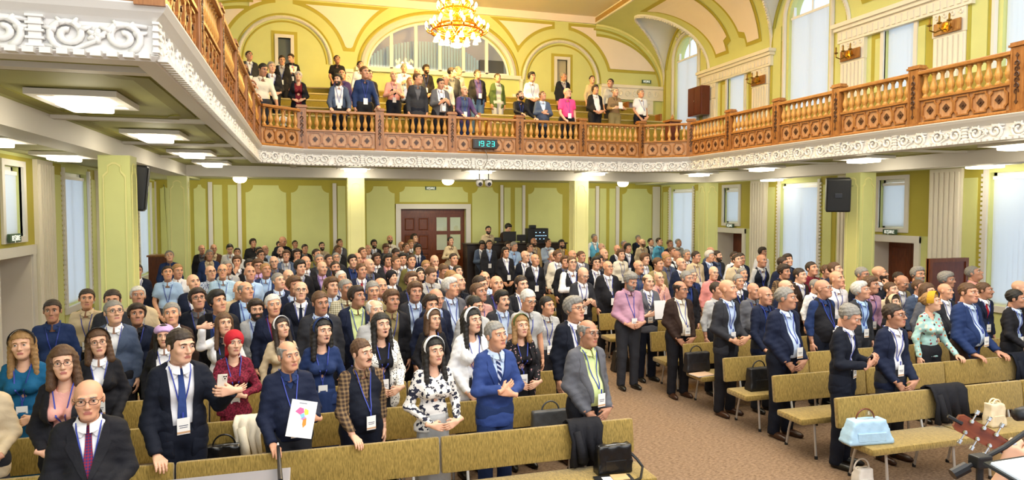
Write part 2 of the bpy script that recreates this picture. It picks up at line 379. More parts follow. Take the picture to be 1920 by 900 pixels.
m=MB(); m.box(DX0-.16,DX0,YB-.06,YB+.02,0,2.86); m.box(DX1,DX1+.16,YB-.06,YB+.02,0,2.86); m.box(DX0-.16,DX1+.16,YB-.07,YB+.02,2.7,2.86); m.build('door_surround',WHITE,WB)
# double door with glazed leaf
doors+=1; D=empty('door_%d'%doors,kind='structure')
mid=(DX0+DX1)/2
def leaf(x0,x1,glz):
    m=MB(); st=.13; cols=[x0+st,(x0+x1)/2-.05,(x0+x1)/2+.05,x1-st]; rows=[.15,.62,.74,1.22,1.34,1.85,1.97,2.42]
    y0,y1=YB+.2,YB+.26; holes=[(cols[i],cols[i+1],rows[j],rows[j+1]) for i in (0,2) for j in (0,2,4,6)]
    cells(m,'y',y0,y1,x0,x1,0,2.55,holes); lf=m.build('door_leaf',DOORW,D)
    for h in holes:
        g=glz and h[2]>1.3
        m=MB()
        if g:
            m.box(h[0],h[1],y0+.025,y0+.035,h[2],h[3]); m.build('pane',GLASS,lf)
        else: m.box(h[0],h[1],y0+.03,y0+.05,h[2],h[3]); m.add(*slab_y(y0+.03,-.02,h[0]+.03,h[1]-.03,h[2]+.03,h[3]-.03)); m.build('door_panel',DOORW,lf)
    m=MB(); m.tube([(x1-.07 if x0<mid-.1 else x0+.07,y0-.05,1.0),(x1-.07 if x0<mid-.1 else x0+.07,y0-.05,1.15)],.012,6); m.build('door_handle',CHROME,lf)
leaf(DX0,mid,False); leaf(mid,DX1,True)
m=MB(); m.box(DX0,DX1,YB+.18,YB+.3,2.55,2.7); m.build('door_lintel',DOORW,D)
m=MB(); m.box(mid-.3,DX1+1.2,YB+1.4,YB+1.45,0,3); m.build('corridor_wall',mat('corridor_cream','#e4dcc6',.8),WB)
# upper back wall: arches, bands, panels
LA=[(-.52,1.34,7.18,-.54),(8.47,1.36,7.05,8.49)]
def flatY(nm,xs,lo,hi,t,mt,Y=YB):
    mm=MB()
    for x0,x1 in zip(xs,xs[1:]):
        a0,a1,b0,b1=lo(x0),lo(x1),hi(x0),hi(x1)
        if b0-a0<.02 and b1-a1<.02: continue
        b0=max(a0,b0); b1=max(a1,b1)
        v=[(x,y,z) for y in (Y-t,Y) for x,z in ((x0,a0),(x1,a1),(x1,b1),(x0,b0))]
        mm.add(v,[(0,1,2,3),(0,4,5,1),(3,2,6,7)])
    if mm.v: return mm.build(nm,mt,WB)
def cove_z(x):
    if x>XF: return ZS+(ZF-ZS)*math.sqrt(max(0,1-((x-XF)/(XR-XF))**2))
    if x<XFL: return ZS+(ZF-ZS)*math.sqrt(max(0,1-((x-XFL)/(XL-XFL))**2))
    return ZF
def lowz(x,d,base):
    z=base
    for xc,r,zc,_ in LA:
        rr=r+.44-d
        if abs(x-xc)<rr: z=max(z,zc+math.sqrt(rr*rr-(x-xc)**2))
    A,B=cA+.42-d,cB+.76-d
    if abs(x-ca)<A: z=max(z,7.15+B*math.sqrt(1-((x-ca)/A)**2))
    return z
segs=[(XL+.1,-.78),(-.28,ca-.05),(ca-.05,8.22),(8.72,XR-.1)]
for k,(a,b) in enumerate(segs):
    base=7.62 if k in (1,2) else 7.5
    if k==1: b=8.22; 
    if k==2: continue
    for d,t,mt,nm in ((.0,.014,OLIVE,'olive_band'),(-.1,.03,PINKW,'vault_panel')):
        e=-d if d<0 else 0
        xs=np.linspace(a+e,b-e,150)
        flatY(nm,xs,lambda x:lowz(x,-e,base+e),lambda x:min(9.06-e,cove_z(x)-(.32 if (x>XF or x<XFL) else 0)-e),t,mt)
for xc,r,zc,_ in LA:
    pts=[(xc+r*math.cos(t),YB-.02,zc+r*math.sin(t)) for t in np.linspace(0,math.pi,41)]
    m=MB(); m.tube(pts,.05,6); m.build('arch_moulding',WHITE,WB)
    m=MB()
    for k in range(60):
        t=math.pi*(k+.5)/60; c=(xc+(r+.0)*math.cos(t),YB-.07,zc+(r+.0)*math.sin(t)); m.box(c[0]-.02,c[0]+.02,c[1]-.02,c[1]+.02,c[2]-.02,c[2]+.02)
    m.build('bead_moulding',WHITE,WB)
    for rr in (r-.12,r+.1):
        m=MB(); m.tube([(xc+rr*math.cos(t),YB-.0,zc+rr*math.sin(t)) for t in np.linspace(0,math.pi,41)],.03,6); m.build('arch_line',OLIVE,WB)
m=MB(); m.tube([(ca+(cA+.1)*math.cos(t),YB-.02,7.15+(cB+.1)*math.sin(t)) for t in np.linspace(0,math.pi,49)],.1,6); m.build('arch_moulding',WHITE,WB)
m=MB(); m.tube([(ca+(cA+.27)*math.cos(t),YB,7.15+(cB+.27)*math.sin(t)) for t in np.linspace(0,math.pi,49)],.05,6); m.build('arch_line',OLIVE,WB)
m=MB(); m.box(ca-cA-.35,ca+cA+.35,YB-.12,YB+.05,7.03,7.15); m.build('window_sill',WHITE,WB)
# lunette window, room behind it
wins+=1; LW=empty('window_%d'%wins,kind='structure')
m=MB()
for x in np.linspace(ca-cA,ca+cA,7)[1:-1]:
    h=cB*math.sqrt(1-((x-ca)/cA)**2); m.box(x-.05,x+.05,YB+.1,YB+.18,7.15,7.15+h)
m.box(ca-cA,ca+cA,YB+.1,YB+.18,7.15,7.23); m.tube([(ca+(cA-.03)*math.cos(t),YB+.14,7.15+(cB-.03)*math.sin(t)) for t in np.linspace(0,math.pi,41)],.05,6); m.build('window_frame',WFRAME,LW)
xs=np.linspace(ca-cA,ca+cA,7)
for x0,x1 in zip(xs,xs[1:]):
    h0,h1=[cB*math.sqrt(max(0,1-((x-ca)/cA)**2)) for x in (x0,x1)]; hm=cB*math.sqrt(1-(((x0+x1)/2-ca)/cA)**2)
    m=MB(); m.prism([(x0,7.15),(x1,7.15),(x1,7.15+h1),((x0+x1)/2,7.15+hm),(x0,7.15+h0)],-.15,-.14,T(0,YB,0)@Matrix.Rotation(math.pi/2,4,'X')); m.build('pane',GLASS,LW)
LIL=mat('lilac_grey_paint','#c3b8c6',.8)
m=MB(); m.box(1.6,7.1,YB+1.3,YB+1.4,6.6,9.2); m.box(1.6,7.1,YB+.32,YB+1.3,6.6,6.7); m.build('room_wall',LIL,LW)
me=MB().box(-.043,.043,-.004,.004,0,1).mesh('slat')
SB=mat('pale_blue_slat','#bcd3ee',.6)
for i in range(38):
    x=2.15+i*.098
    if x>5.75: break
    o=link('slat',me,SB,LW); h=(1.0-.5*abs(x-3.9)/2) if 1 else 1; o.location=(x,YB+.7,7.0); o.rotation_euler=(0,0,R(20)); o.scale=(1,1,max(.4,cB*.72*math.sqrt(max(.1,1-((x-3.95)/2.1)**2))+.1))
m=MB(); m.box(5.85,6.7,YB+1.0,YB+1.2,6.7,7.85); m.build('grey_cupboard',mat('grey_cupboard','#565159',.6),LW)
# small niches windows in the side arches
for (a,b,z0,z1,g) in ((-.72,-.36,7.1,7.9,'#5e686c'),(8.3,8.68,7.0,7.8,'#b9b49e')):
    wins+=1; wo=empty('window_%d'%wins,kind='structure')
    m=MB(); t=.1; m.box(a-t,a,YB-.05,YB+.12,z0-.1,z1+t); m.box(b,b+t,YB-.05,YB+.12,z0-.1,z1+t); m.box(a,b,YB-.05,YB+.12,z1,z1+t); m.box(a,b,YB-.05,YB+.12,z0-.1,z0); m.build('window_frame',WHITE,wo)
    m=MB(); m.box(a,b,YB+.1,YB+.12,z0,z1); m.build('pane',mat('dim_pane'+g,g,.2),wo)
    m=MB(); m.box(a-.2,a-.1,YB-.014,YB,z0-.3,z1+.2); m.box(b+.1,b+.2,YB-.014,YB,z0-.3,z1+.2); m.box(a-.1,b+.1,YB-.014,YB,z1+.1,z1+.2); m.build('olive_band',OLIVE,WB)
# cream relief band under the arches
for a,b in ((XL,-1.95),(.88,1.5),(6.95,7.05),(9.92,XR)):
    m=MB(); m.box(a,b,YB-.1,YB,6.55,6.95); m.box(a,b,YB-.16,YB,6.95,7.05); m.build('entablature',CREAM,WB)
    m=MB(); 
    for k in range(int((b-a)/.28)):
        x=a+.16+k*.28; m.tube([(x+.1*math.cos(t)*(1-t/10),YB-.11,6.75+.13*math.sin(t)*(1-t/10)) for t in np.linspace(0,7.5,18)],.022,5)
    if m.v: m.build('frieze_relief',CREAM,WB)
for a,b in ((6.7,7.35),(9.8,10.1),(11.45,11.95),(1.0,1.75)):
    m=MB(); m.box(a,b,YB-.07,YB,5.6,6.55); m.build('relief_panel',CREAM,WB)
    m=MB()
    for i in range(max(1,int((b-a)/.2))):
        for j in range(4):
            x,z=a+.1+i*.2,5.75+j*.22; m.tube([(x+.07*math.cos(t)*(1-t/10),YB-.075,z+.07*math.sin(t)*(1-t/10)) for t in np.linspace(0,7,14)],.018,5)
    m.build('relief_scroll',CREAM,WB)
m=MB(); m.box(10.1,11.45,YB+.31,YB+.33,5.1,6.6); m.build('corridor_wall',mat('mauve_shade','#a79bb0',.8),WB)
# ---------------------------------------------------------------- ceiling and cove
MB().box(XFL,XF,2.0,YB,ZC,ZC+.1).build('ceiling',CEILB,kind='structure')
m=MB(); m.box(XFL,XF,YB-.06,YB,ZF,ZC); m.build('trim_1',PINKW,kind='structure')
for i,(x0,x1) in enumerate(((XF-.05,XF),(XFL,XFL+.05))):
    m=MB(); m.box(x0,x1,2.0,YB,ZF,ZC); tr=m.build('trim_%d'%(i+2),CREAM,kind='structure')
    m=MB(); xx=x0-.02 if i==0 else x1+.02
    m.box(min(xx,x0),max(xx,x1),2.0,YB-.1,ZF+.05,ZC-.05); m.build('frieze_lattice',GOLDF,tr)
LUN=[(14.72,1.4,1.95),(20.58,1.4,1.95),(8.87,1.4,1.95)]
def lz(Y):
    for c,a,b in LUN:
        if abs(Y-c)<a: return ZS+b*math.sqrt(1-((Y-c)/a)**2),True
    return ZS,False
for side in ('right','left'):
    s=1 if side=='right' else -1; Xw=XR if s>0 else XL; Xf=XF if s>0 else XFL; D_=abs(Xw-Xf)
    def cv(Y,z,off=0):
        q=min(1,(z-ZS)/(ZF-ZS)); cs=math.sqrt(max(0,1-q*q)); return (Xf+s*(D_*cs-off*cs),Y,z-off*q)
    Ys=sorted(set([round(y,3) for y in np.arange(2.0,YB+.01,.2)]+[c+a*math.sin(t) for c,a,b in LUN for t in np.linspace(-math.pi/2,math.pi/2,33)])); Ys=[y for y in Ys if y<=YB]
    m=MB(); sv=MB(); nT=14
    for y0,y1 in zip(Ys,Ys[1:]):
        za,ia=lz(y0); zb,ib=lz(y1); t0,t1=[math.asin(min(1,(z-ZS)/(ZF-ZS))) for z in (za,zb)]
        v=[]
        for k in range(nT+1):
            for yy,tt in ((y0,t0),(y1,t1)):
                z=ZS+(ZF-ZS)*math.sin(tt+(math.pi/2-tt)*k/nT); v.append(cv(yy,z))
        m.add(v,[(2*k,2*k+1,2*k+3,2*k+2) for k in range(nT)])
        if ia or ib: sv.add([cv(y0,za),cv(y1,zb),(Xw,y1,zb),(Xw,y0,za)],[(0,1,2,3)])
    cvo=m.build('wall_%s_cove'%side,LIME,kind='structure',smooth=40); sv.build('lunette_vault',BLUEW,cvo,smooth=40)
    for c,a,b in LUN:
        pts=[cv(c+a*math.cos(t),ZS+b*math.sin(t),.02) for t in np.linspace(0.02,math.pi-.02,45)]
        pts=[p for p in pts if p[1]<YB]
        m=MB(); m.tube(pts,.05,6); m.build('groin_moulding',WHITE,cvo)
        m=MB()
        for i in range(0,len(pts)-1):
            for f in (.25,.75):
                p=[pts[i][q]*(1-f)+pts[i+1][q]*f for q in range(3)]; m.box(p[0]-.03,p[0]+.03,p[1]-.03,p[1]+.03,p[2]-.075,p[2]-.02)
        m.build('bead_moulding',WHITE,cvo)
    # pinkish panels between the lunettes
    for pc,cl,ch in ((17.65,14.72,20.58),(11.8,8.87,14.72)):
        for sg,cn in ((1,ch),(-1,cl)):
            for off,e,mt,nm in ((.015,0,OLIVE,'olive_band'),(.03,.1,PINKW,'vault_panel')):
                m=MB(); v=[]; zs=np.linspace(ZS+.32+e,ZF-.06-e*.3,22)
                for z in zs:
                    yin=pc+sg*(.2+e)
                    q=(z-ZS)/1.95; yl=1.4*math.sqrt(1-q*q) if q<1 else 0
                    yo=cn-sg*(yl+.42+e) if q<1 else cn-sg*(.42+e)
                    if z<ZS+.62+e: yin+=sg*.22
                    v+=[cv(yin,z,off),cv(yo,z,off)]
                m.add(v,[(2*k,2*k+1,2*k+3,2*k+2) for k in range(len(zs)-1)]); m.build(nm,mt,cvo)
# moulding where the cove meets the back wall
for s,Xw,Xf in ((1,XR,XF),(-1,XL,XFL)):
    m=MB(); m.tube([(Xf+(Xw-Xf)*math.cos(t),YB-.03,ZS+(ZF-ZS)*math.sin(t)-.03) for t in np.linspace(0,math.pi/2,25)],.05,6); m.build('cove_moulding',PALE,WB)
    m=MB(); m.tube([(Xf+(Xw-Xf)*math.cos(t)-s*.1,YB-.02,ZS+(ZF-ZS)*math.sin(t)-.18) for t in np.linspace(0,math.pi/2,25)],.035,6); m.build('cove_line',OLIVE,WB)
# ================================================================= BALCONY
RXL,RXR=-.92,9.28
PATH=[(-4.2,4.95),(RXL,4.95),(RXL,14.92),(-.05,15.62),(8.3,16.0),(RXR,15.2),(RXR,4.0)]
INNER=[(-4.2,4.95),(XL,4.95)]
ZFB,ZFT,ZRT=3.66,3.99,4.88
BAL=empty('balcony',kind='structure')
# soffit / deck
sof=MB()
def poly_z(mb,pts,z): mb.add([(x,y,z) for x,y in pts],[tuple(range(len(pts)))])
deck=[(XL,4.95),(RXL,4.95),(RXL,14.92),(-.05,15.62),(-.05,YB),(XL,YB)]
deckb=[(-.05,15.62),(8.3,16.0),(8.3,YB),(-.05,YB)]
deckr=[(8.3,16.0),(RXR,15.2),(RXR,4.0),(XR,4.0),(XR,YB),(8.3,YB)]
for d in (deck,deckb,deckr): poly_z(sof,d,3.70); poly_z(sof,d,3.98)
sof.build('balcony_slab',SOFF,BAL)
fas=MB(); fas.sweep(PATH,[(-.12,3.70),(-.12,3.64),(0,3.65),(.03,3.68),(.0,3.70),(-.01,3.88),(.02,3.91),(.07,3.95),(.1,3.99),(.1,4.0),(-.2,4.0)]); fas.build('fascia',WHITE,BAL)
rope=MB(); L=0
for (p,q) in zip(PATH,PATH[1:]):
    d=Vector((q[0]-p[0],q[1]-p[1])); l=d.length; d.normalize(); nrm=Vector((d.y,-d.x)); k=int(l/.09)
    for i in range(k):
        c=Vector(p)+d*(i+.5)*l/k+nrm*.045; rope.box(c.x-.03,c.x+.03,c.y-.03,c.y+.03,3.655,3.69)
rope.build('rope_moulding',WHITE,BAL)
# relief scrolls on the fascia
su=MB()
for sx in (-1,1):
    su.tube([(sx*(.13-.085*t/8*math.cos(t)*0)+sx*.085*math.cos(t)*(1-t/11),-.012,.0+.085*math.sin(t)*(1-t/11)) for t in np.linspace(-1.2,8,22)],[.02]*22,6)
    for a in (20,65,110,150): su.tube([(sx*.13+sx*.06*math.cos(R(a)),-.01,.06*math.sin(R(a))),(sx*.13+sx*.13*math.cos(R(a)),-.018,.105*math.sin(R(a)))],[.026,.008],5)
su.tube([(-.25,-.008,-.07),(-.1,-.012,-.085),(0,-.014,-.03),(.1,-.012,.085),(.25,-.008,.07)],.015,5)
for k in range(5): su.tube([(0,-.005,0),(.045*math.cos(R(72*k)),-.02,.045*math.sin(R(72*k)))],[.028,.012],5)
sm=su.mesh('scroll_relief',True)
dv=MB(); dv.box(-.035,.035,-.03,0,-.1,.1); [dv.box(-.05,.05,-.04,0,-.09+k*.045,-.075+k*.045) for k in range(5)]; dvm=dv.mesh('relief_divider')
for (p,q) in zip(PATH,PATH[1:]):
    d=Vector((q[0]-p[0],q[1]-p[1])); l=d.length; d.normalize(); ang=math.atan2(d.y,d.x); k=max(1,round(l/.62))
    for i in range(k):
        c=Vector(p)+d*(i+.5)*l/k; nrm=Vector((d.y,-d.x))
        o=link('scroll_relief',sm,WHITE,BAL,(c.x,c.y,3.79),(0,0,ang)); o.scale=(l/k/.56,1,1.05)
        if i%2==0: c=Vector(p)+d*i*l/k; link('relief_divider',dvm,WHITE,BAL,(c.x,c.y,3.79),(0,0,ang))
# beams under the balcony, columns
BZ=3.45; BX0,BX1,BY=-2.77,11.1,17.25
m=MB(); m.box(BX0-.2,BX0+.2,2.0,BY+.2,BZ,3.7); m.box(BX1-.2,BX1+.2,2.0,BY+.2,BZ,3.7); m.box(BX0-.2,BX1+.2,BY-.2,BY+.2,BZ,3.7); m.build('beam',GREYL,BAL)
m=MB(); m.box(XL,BX0-.2,2.0,YB,3.55,3.6); m.box(BX1+.2,XR,2.0,YB,3.55,3.6); m.box(BX0-.2,BX1+.2,BY+.2,YB,3.6,3.65); m.build('aisle_ceiling',mat('aisle_ceiling_paint','#b7b88c',.8),BAL)
# soffit ribs + coloured panel frames
ribs=MB()
for y in (5.5,8.45,11.45,14.2): ribs.box(BX0+.2,RXL,y-.06,y+.06,3.66,3.7)
for y in (9.1,12.1,15.2,6.1): ribs.box(RXR,BX1-.2,y-.06,y+.06,3.66,3.7)
for x in (-.25,2.65,5.7,8.75): ribs.box(x-.06,x+.06,15.7,BY-.2,3.66,3.7)
ribs.build('soffit_rib',GREYL,BAL)
def soffit_panel(x0,x1,y0,y1):
    b=.13; r=.2; pts=[]
    for (cx,cy,a0) in ((x1,y1,180),(x0,y1,270),(x0,y0,0),(x1,y0,90)):
        pts+=[(cx+r*math.cos(R(a)),cy+r*math.sin(R(a))) for a in np.linspace(a0+90,a0,5)]
    cx,cy=(x0+x1)/2,(y0+y1)/2; inn=[(cx+(x-cx)*(1-2*b/(x1-x0)),cy+(y-cy)*(1-2*b/(y1-y0))) for x,y in pts]
    m=MB(); m.ring(pts,inn,3.685,3.7); m.build('soffit_band',SOFFD,BAL)
for y0,y1 in ((5.6,8.35),(8.55,11.35),(11.55,14.1)): soffit_panel(BX0+.3,RXL-.2,y0,y1)
for y0,y1 in ((6.2,9.0),(9.2,12.0),(12.2,15.1)): soffit_panel(RXR+.2,BX1-.3,y0,y1)
for x0,x1 in ((-.15,.9),(1.5,2.55),(2.75,3.8),(4.5,5.6),(5.8,6.8),(7.5,8.6)): soffit_panel(x0,x1,16.15,BY-.3)
def column(x,y,lab):
    c=empty('column',(x,y,0),kind='structure'); h=.2
    MB().box(-h,h,-h,h,0,BZ).build('column_shaft',PALE if abs(y-BY)<.5 and 0<x<9 else LIME,c)
    for a in (0,90,180,270):
        m=MB(); n=.06; x0,x1,z0,z1=-.145,.145,.3,BZ-.1
        pts=[(x0,z0),(x1,z0),(x1,z1-.18),(x1-n,z1-.12),(x1-n,z1-.04),(x1-n*2,z1),(x0+n*2,z1),(x0+n,z1-.04),(x0+n,z1-.12),(x0,z1-.18)]
        inn=[(p*.9,1.7+(z-1.7)*.985) for p,z in pts]
        m.ring(pts,inn,h,h+.012,RZ(a)@Matrix.Rotation(math.pi/2,4,'X')); m.build('column_moulding',PALE,c)
for x,y in ((BX0+.22,11.0),(BX0,BY),(BX1,11.6),(BX1,BY),(float(at_y(667,400,BY)[0]),BY),(float(at_y(1085,400,BY)[0]),BY)): column(x,y,'')
# ceiling light fixtures
FM=MB(); o_=[(-.42,-.34),(.42,-.34),(.42,.34),(-.42,.34)]; i_=[(-.27,-.19),(.27,-.19),(.27,.19),(-.27,.19)]
FM.ring(o_,[(x*.8,y*.8) for x,y in o_],-.05,0); FM.ring([(x*.85,y*.85) for x,y in o_],i_,-.03,0); fm1=FM.mesh('frame')
fm2=MB().bev(-.25,.25,-.17,.17,-.11,-.01,.02).mesh('diffuser')
def ceiling_light(x,y,z,where,rz=0,nth=''):
    f=empty('ceiling_light',(x,y,z),rz,label='glowing framed ceiling light '+where+nth,cat='light',group='rectangular ceiling lights '+where)
    link('frame',fm1,WHITE,f); link('diffuser',fm2,LAMPW,f)
    l=bpy.data.lights.new('lamp_glow','POINT'); l.energy=10; l.color=(1,.9,.68); l.shadow_soft_size=.15
    lo=bpy.data.objects.new('lamp_glow',l); COL.objects.link(lo); lo.location=(0,0,-.25); lo.parent=f
NTH=[', first from the stage',', second from the stage',', third from the stage',', fourth from the stage']
for i,y in enumerate((6.95,9.96,12.95,15.6)): ceiling_light(-1.85,y,3.69,'under the gallery over the plain columns',math.pi/2,NTH[i])
for i,y in enumerate((7.6,10.6,13.65,16.3)): ceiling_light(10.2,y,3.69,'under the gallery facing the wooden doors',math.pi/2,NTH[i])
for x,q in ((1.15,', beside the column away from the desk'),(4.2,', behind the two cameras'),(7.25,', beside the column by the sound desk')): ceiling_light(x,16.6,3.69,'under the rear gallery',0,q)
for x,y,q in ((-3.5,9.4,' by the open white doorway'),(-3.5,12.0,' beside the fluted pilaster'),(11.75,9.4,' by the mahogany board'),(11.75,15.3,' by the far door')): ceiling_light(x,y,3.54,'over the side aisle',math.pi/2,q)
gm=MB().lathe([(.02,-.2),(.1,-.19),(.16,-.14),(.18,-.08),(.16,-.03),(.1,0)],16).mesh('glass_globe',True); gb=MB().lathe([(.12,-.02),(.13,0),(.12,.02)],16).mesh('lamp_base')
for px,q in ((450,'near the corner booth'),(840,'near the glazed double door'),(1168,'near the far tall window')):
    p=at_y(px,340,19.8); f=empty('globe_lamp',(p[0],19.8,3.6),label='round glowing globe lamp before the rear wall '+q,cat='light',group='globe lamps before the rear wall')
    link('glass_globe',gm,GLOBE,f); link('lamp_base',gb,WHITE,f)
    l=bpy.data.lights.new('lamp_glow','POINT'); l.energy=75; l.color=(1,.9,.7); l.shadow_soft_size=.2; lo=bpy.data.objects.new('lamp_glow',l); COL.objects.link(lo); lo.location=(0,0,-.35); lo.parent=f
# ---------------------------------------------------------------- balustrade
prof=[(.045,0),(.045,.03),(.03,.045),(.028,.07),(.045,.1),(.052,.14),(.047,.18),(.03,.24),(.024,.3),(.028,.32),(.03,.335),(.045,.35),(.045,.38)]
balm=MB().lathe(prof,8).mesh('baluster',40)
oc=[(-.1,-.15),(.1,-.15),(.1,-.115),(.14,-.075),(.14,.075),(.1,.115),(.1,.15),(-.1,.15),(-.1,.115),(-.14,.075),(-.14,-.075),(-.1,-.115)]
ocm=MB().ring(oc,[(x*.82,y*.86) for x,y in oc],0,.025,Matrix.Rotation(math.pi/2,4,'X')).mesh('octagon_moulding')
dm=MB(); dm.prism([(-.058,0),(0,-.066),(.058,0),(0,.066)],0,.014,Matrix.Rotation(math.pi/2,4,'X')); dm.prism([(-.02,0),(0,-.024),(.02,0),(0,.024)],.014,.026,Matrix.Rotation(math.pi/2,4,'X')); dmm=dm.mesh('diamond_inlay')
pm=MB(); pm.bev(-.1,.1,-.07,.07,-.01,.9,.008); pm.box(-.12,.12,-.09,.09,.9,.93); pm.box(-.105,.105,-.075,.075,.93,.96); pm.box(-.12,.12,-.09,.09,-.01,.05)
for s in (-1,1): pm.box(s*.08-.012,s*.08+.012,-.08,-.07,.06,.88)
pmm=pm.mesh('post'); 
pd=MB()
for z in (.16,.78): pd.prism([(-.025,z),(0,z-.035),(.025,z),(0,z+.035)],.071,.082,Matrix.Rotation(math.pi/2,4,'X'))
for k in range(6):
    z=.3+k*.075; pd.tube([(.028*math.cos(t)*(1 if k%2 else -1),-.075,z+.032*math.sin(t)) for t in np.linspace(-1.5,3.6,10)],.01,5)
pd.box(-.006,.006,-.078,-.07,.16,.78); pdm=pd.mesh('carved_inlay')
def run(pts,lab,nb_of,npan_of,skip_first=False,skip_last=False):
    A=empty('balustrade',(0,0,0),label=lab,cat='railing')
    for i,p in enumerate(pts):
        if (i==0 and skip_first) or (i==len(pts)-1 and skip_last): continue
        d=Vector(pts[min(i+1,len(pts)-1)])-Vector(pts[max(i-1,0)]); 
        o=link('post',pmm,OAK,A,(p[0],p[1],ZFT),(0,0,math.atan2(d.y,d.x))); link('carved_inlay',pdm,OAKD,o)
    for p,q in zip(pts,pts[1:]):
        d=Vector((q[0]-p[0],q[1]-p[1])); l=d.length; a=math.atan2(d.y,d.x); c=((p[0]+q[0])/2,(p[1]+q[1])/2); h=l/2-.09
        o=link('handrail',MB().bev(-h-.0,h+.0,-.085,.06,.8,.86,.012).mesh('handrail'),OAKH,A,(*c,ZFT),(0,0,a))
        m=MB(); m.box(-h,h,-.06,.05,.40,.435); m.box(-h,h,-.05,.05,.0,.06); r=m.build('lower_rail',OAKH,A); r.location=(*c,ZFT); r.rotation_euler=(0,0,a)
        pn=link('panel',MB().box(-h,h,-.02,.03,.06,.40).mesh('panel'),OAKP,A,(*c,ZFT),(0,0,a))
        n=npan_of(l)
        for k in range(n):
            x=-h+.05+(k+.5)*(2*h-.1)/n; link('octagon_moulding',ocm,OAK,pn,(x,-.02,.23)); link('diamond_inlay',dmm,OAKD,pn,(x,-.02,.23))
        n=nb_of(l)
        for k in range(n):
            x=-h+(k+.5)*2*h/n; o=link('baluster',balm,OAKL,A,(c[0]+d.normalized().x*x,c[1]+d.normalized().y*x,ZFT+.43))
    return A
base=MB(); base.sweep(PATH,[(-.2,3.99),(.08,3.99),(.09,4.02),(.06,4.05),(-.2,4.05)]); base.build('wooden_base_rail',OAKH,BAL)
lerp=lambda p,q,n:[(p[0]+(q[0]-p[0])*k/n,p[1]+(q[1]-p[1])*k/n) for k in range(n+1)]
run(lerp((-.05,15.62),(8.3,16.0),5),'carved oak balustrade of the rear gallery carrying the clock',lambda l:10,lambda l:5)
run([(RXL,14.92),(-.05,15.62)],'short angled oak balustrade with the child looking through it',lambda l:6,lambda l:3,True,True)
run([(8.3,16.0),(RXR,15.2)],'short angled oak balustrade beside the person in white short-sleeved shirt',lambda l:6,lambda l:3,True)
run(lerp((RXR,15.2),(RXR,5.3),6),'long carved oak balustrade of the gallery below the wall sconces',lambda l:10,lambda l:5,True)
run(lerp((RXL,4.95),(RXL,14.92),6),'carved oak balustrade of the gallery above the hanging speaker',lambda l:10,lambda l:5)
run(lerp((-4.07,4.95),(RXL,4.95),2),'carved oak end balustrade turning toward the wall by the curved scroll fascia',lambda l:10,lambda l:5,False,True)
# tiers and pews of the rear gallery
TIER=[(16.3,4.0),(17.4,4.35),(18.5,4.7),(19.6,5.05),(20.7,5.4)]
PEWG=mat('olive_pew_upholstery','#8d7a22',.85,noise=.12,nscale=30,sheen=.3)
m=MB()
for k,(y,z) in enumerate(TIER):
    if k: m.box(XL,XR-1.2 if k>0 else XR,y-.45,YB,z-.35,z)
m.build('balcony_tier',mat('gallery_carpet','#7a6a2a',.9,noise=.1,nscale=20),BAL)
for k,(y,z) in enumerate(TIER):
    for a,b,w in ((-1.6,3.9,'by the red-dressed person\'s end'),(4.4,10.4,'by the pink-shirted person\'s end')):
        pw=empty('pew',((a+b)/2,y,z),label='long olive upholstered gallery pew, row %s from the balustrade, %s'%(['first','second','third','fourth','fifth'][k],w),cat='bench',group='gallery pews')
        h=(b-a)/2
        MB().bev(-h,h,.22,.62 if k<4 else .55,.38,.46,.02).build('seat',PEWG,pw); MB().bev(-h,h,.52,.6,.46,.86,.02).build('backrest',PEWG,pw)
        MB().bev(-h,h,.51,.61,.86,.9,.01).build('top_rail',mat('pew_trim','#b9a870',.6),pw)
        for x in (-h,h-.06): MB().box(x,x+.06,.2,.62,0,.88).build('end_panel',OAK,pw)
# gallery pews along the window side, seen between the balusters
for k in range(2):
    y0=5.4
    pw=empty('pew',(10.3+k*.95,10.2,4.0+k*.3),label='olive upholstered side gallery pew running along the windows, row %s'%['first','second'][k],cat='bench',group='side gallery pews')
    MB().bev(-.1,.3,-4.6,4.6,.38,.46,.02).build('seat',PEWG,pw); MB().bev(.3,.38,-4.6,4.6,.46,.86,.02).build('backrest',PEWG,pw)
    [MB().box(-.1,.38,y,y+.06,0,.6).build('end_panel',OAK,pw) for y in (-4.6,0,4.54)]
m=MB(); m.box(10.75,XR,5,15.6,4.0,4.3); m.build('balcony_tier',mat('gallery_carpet','#7a6a2a'),BAL)
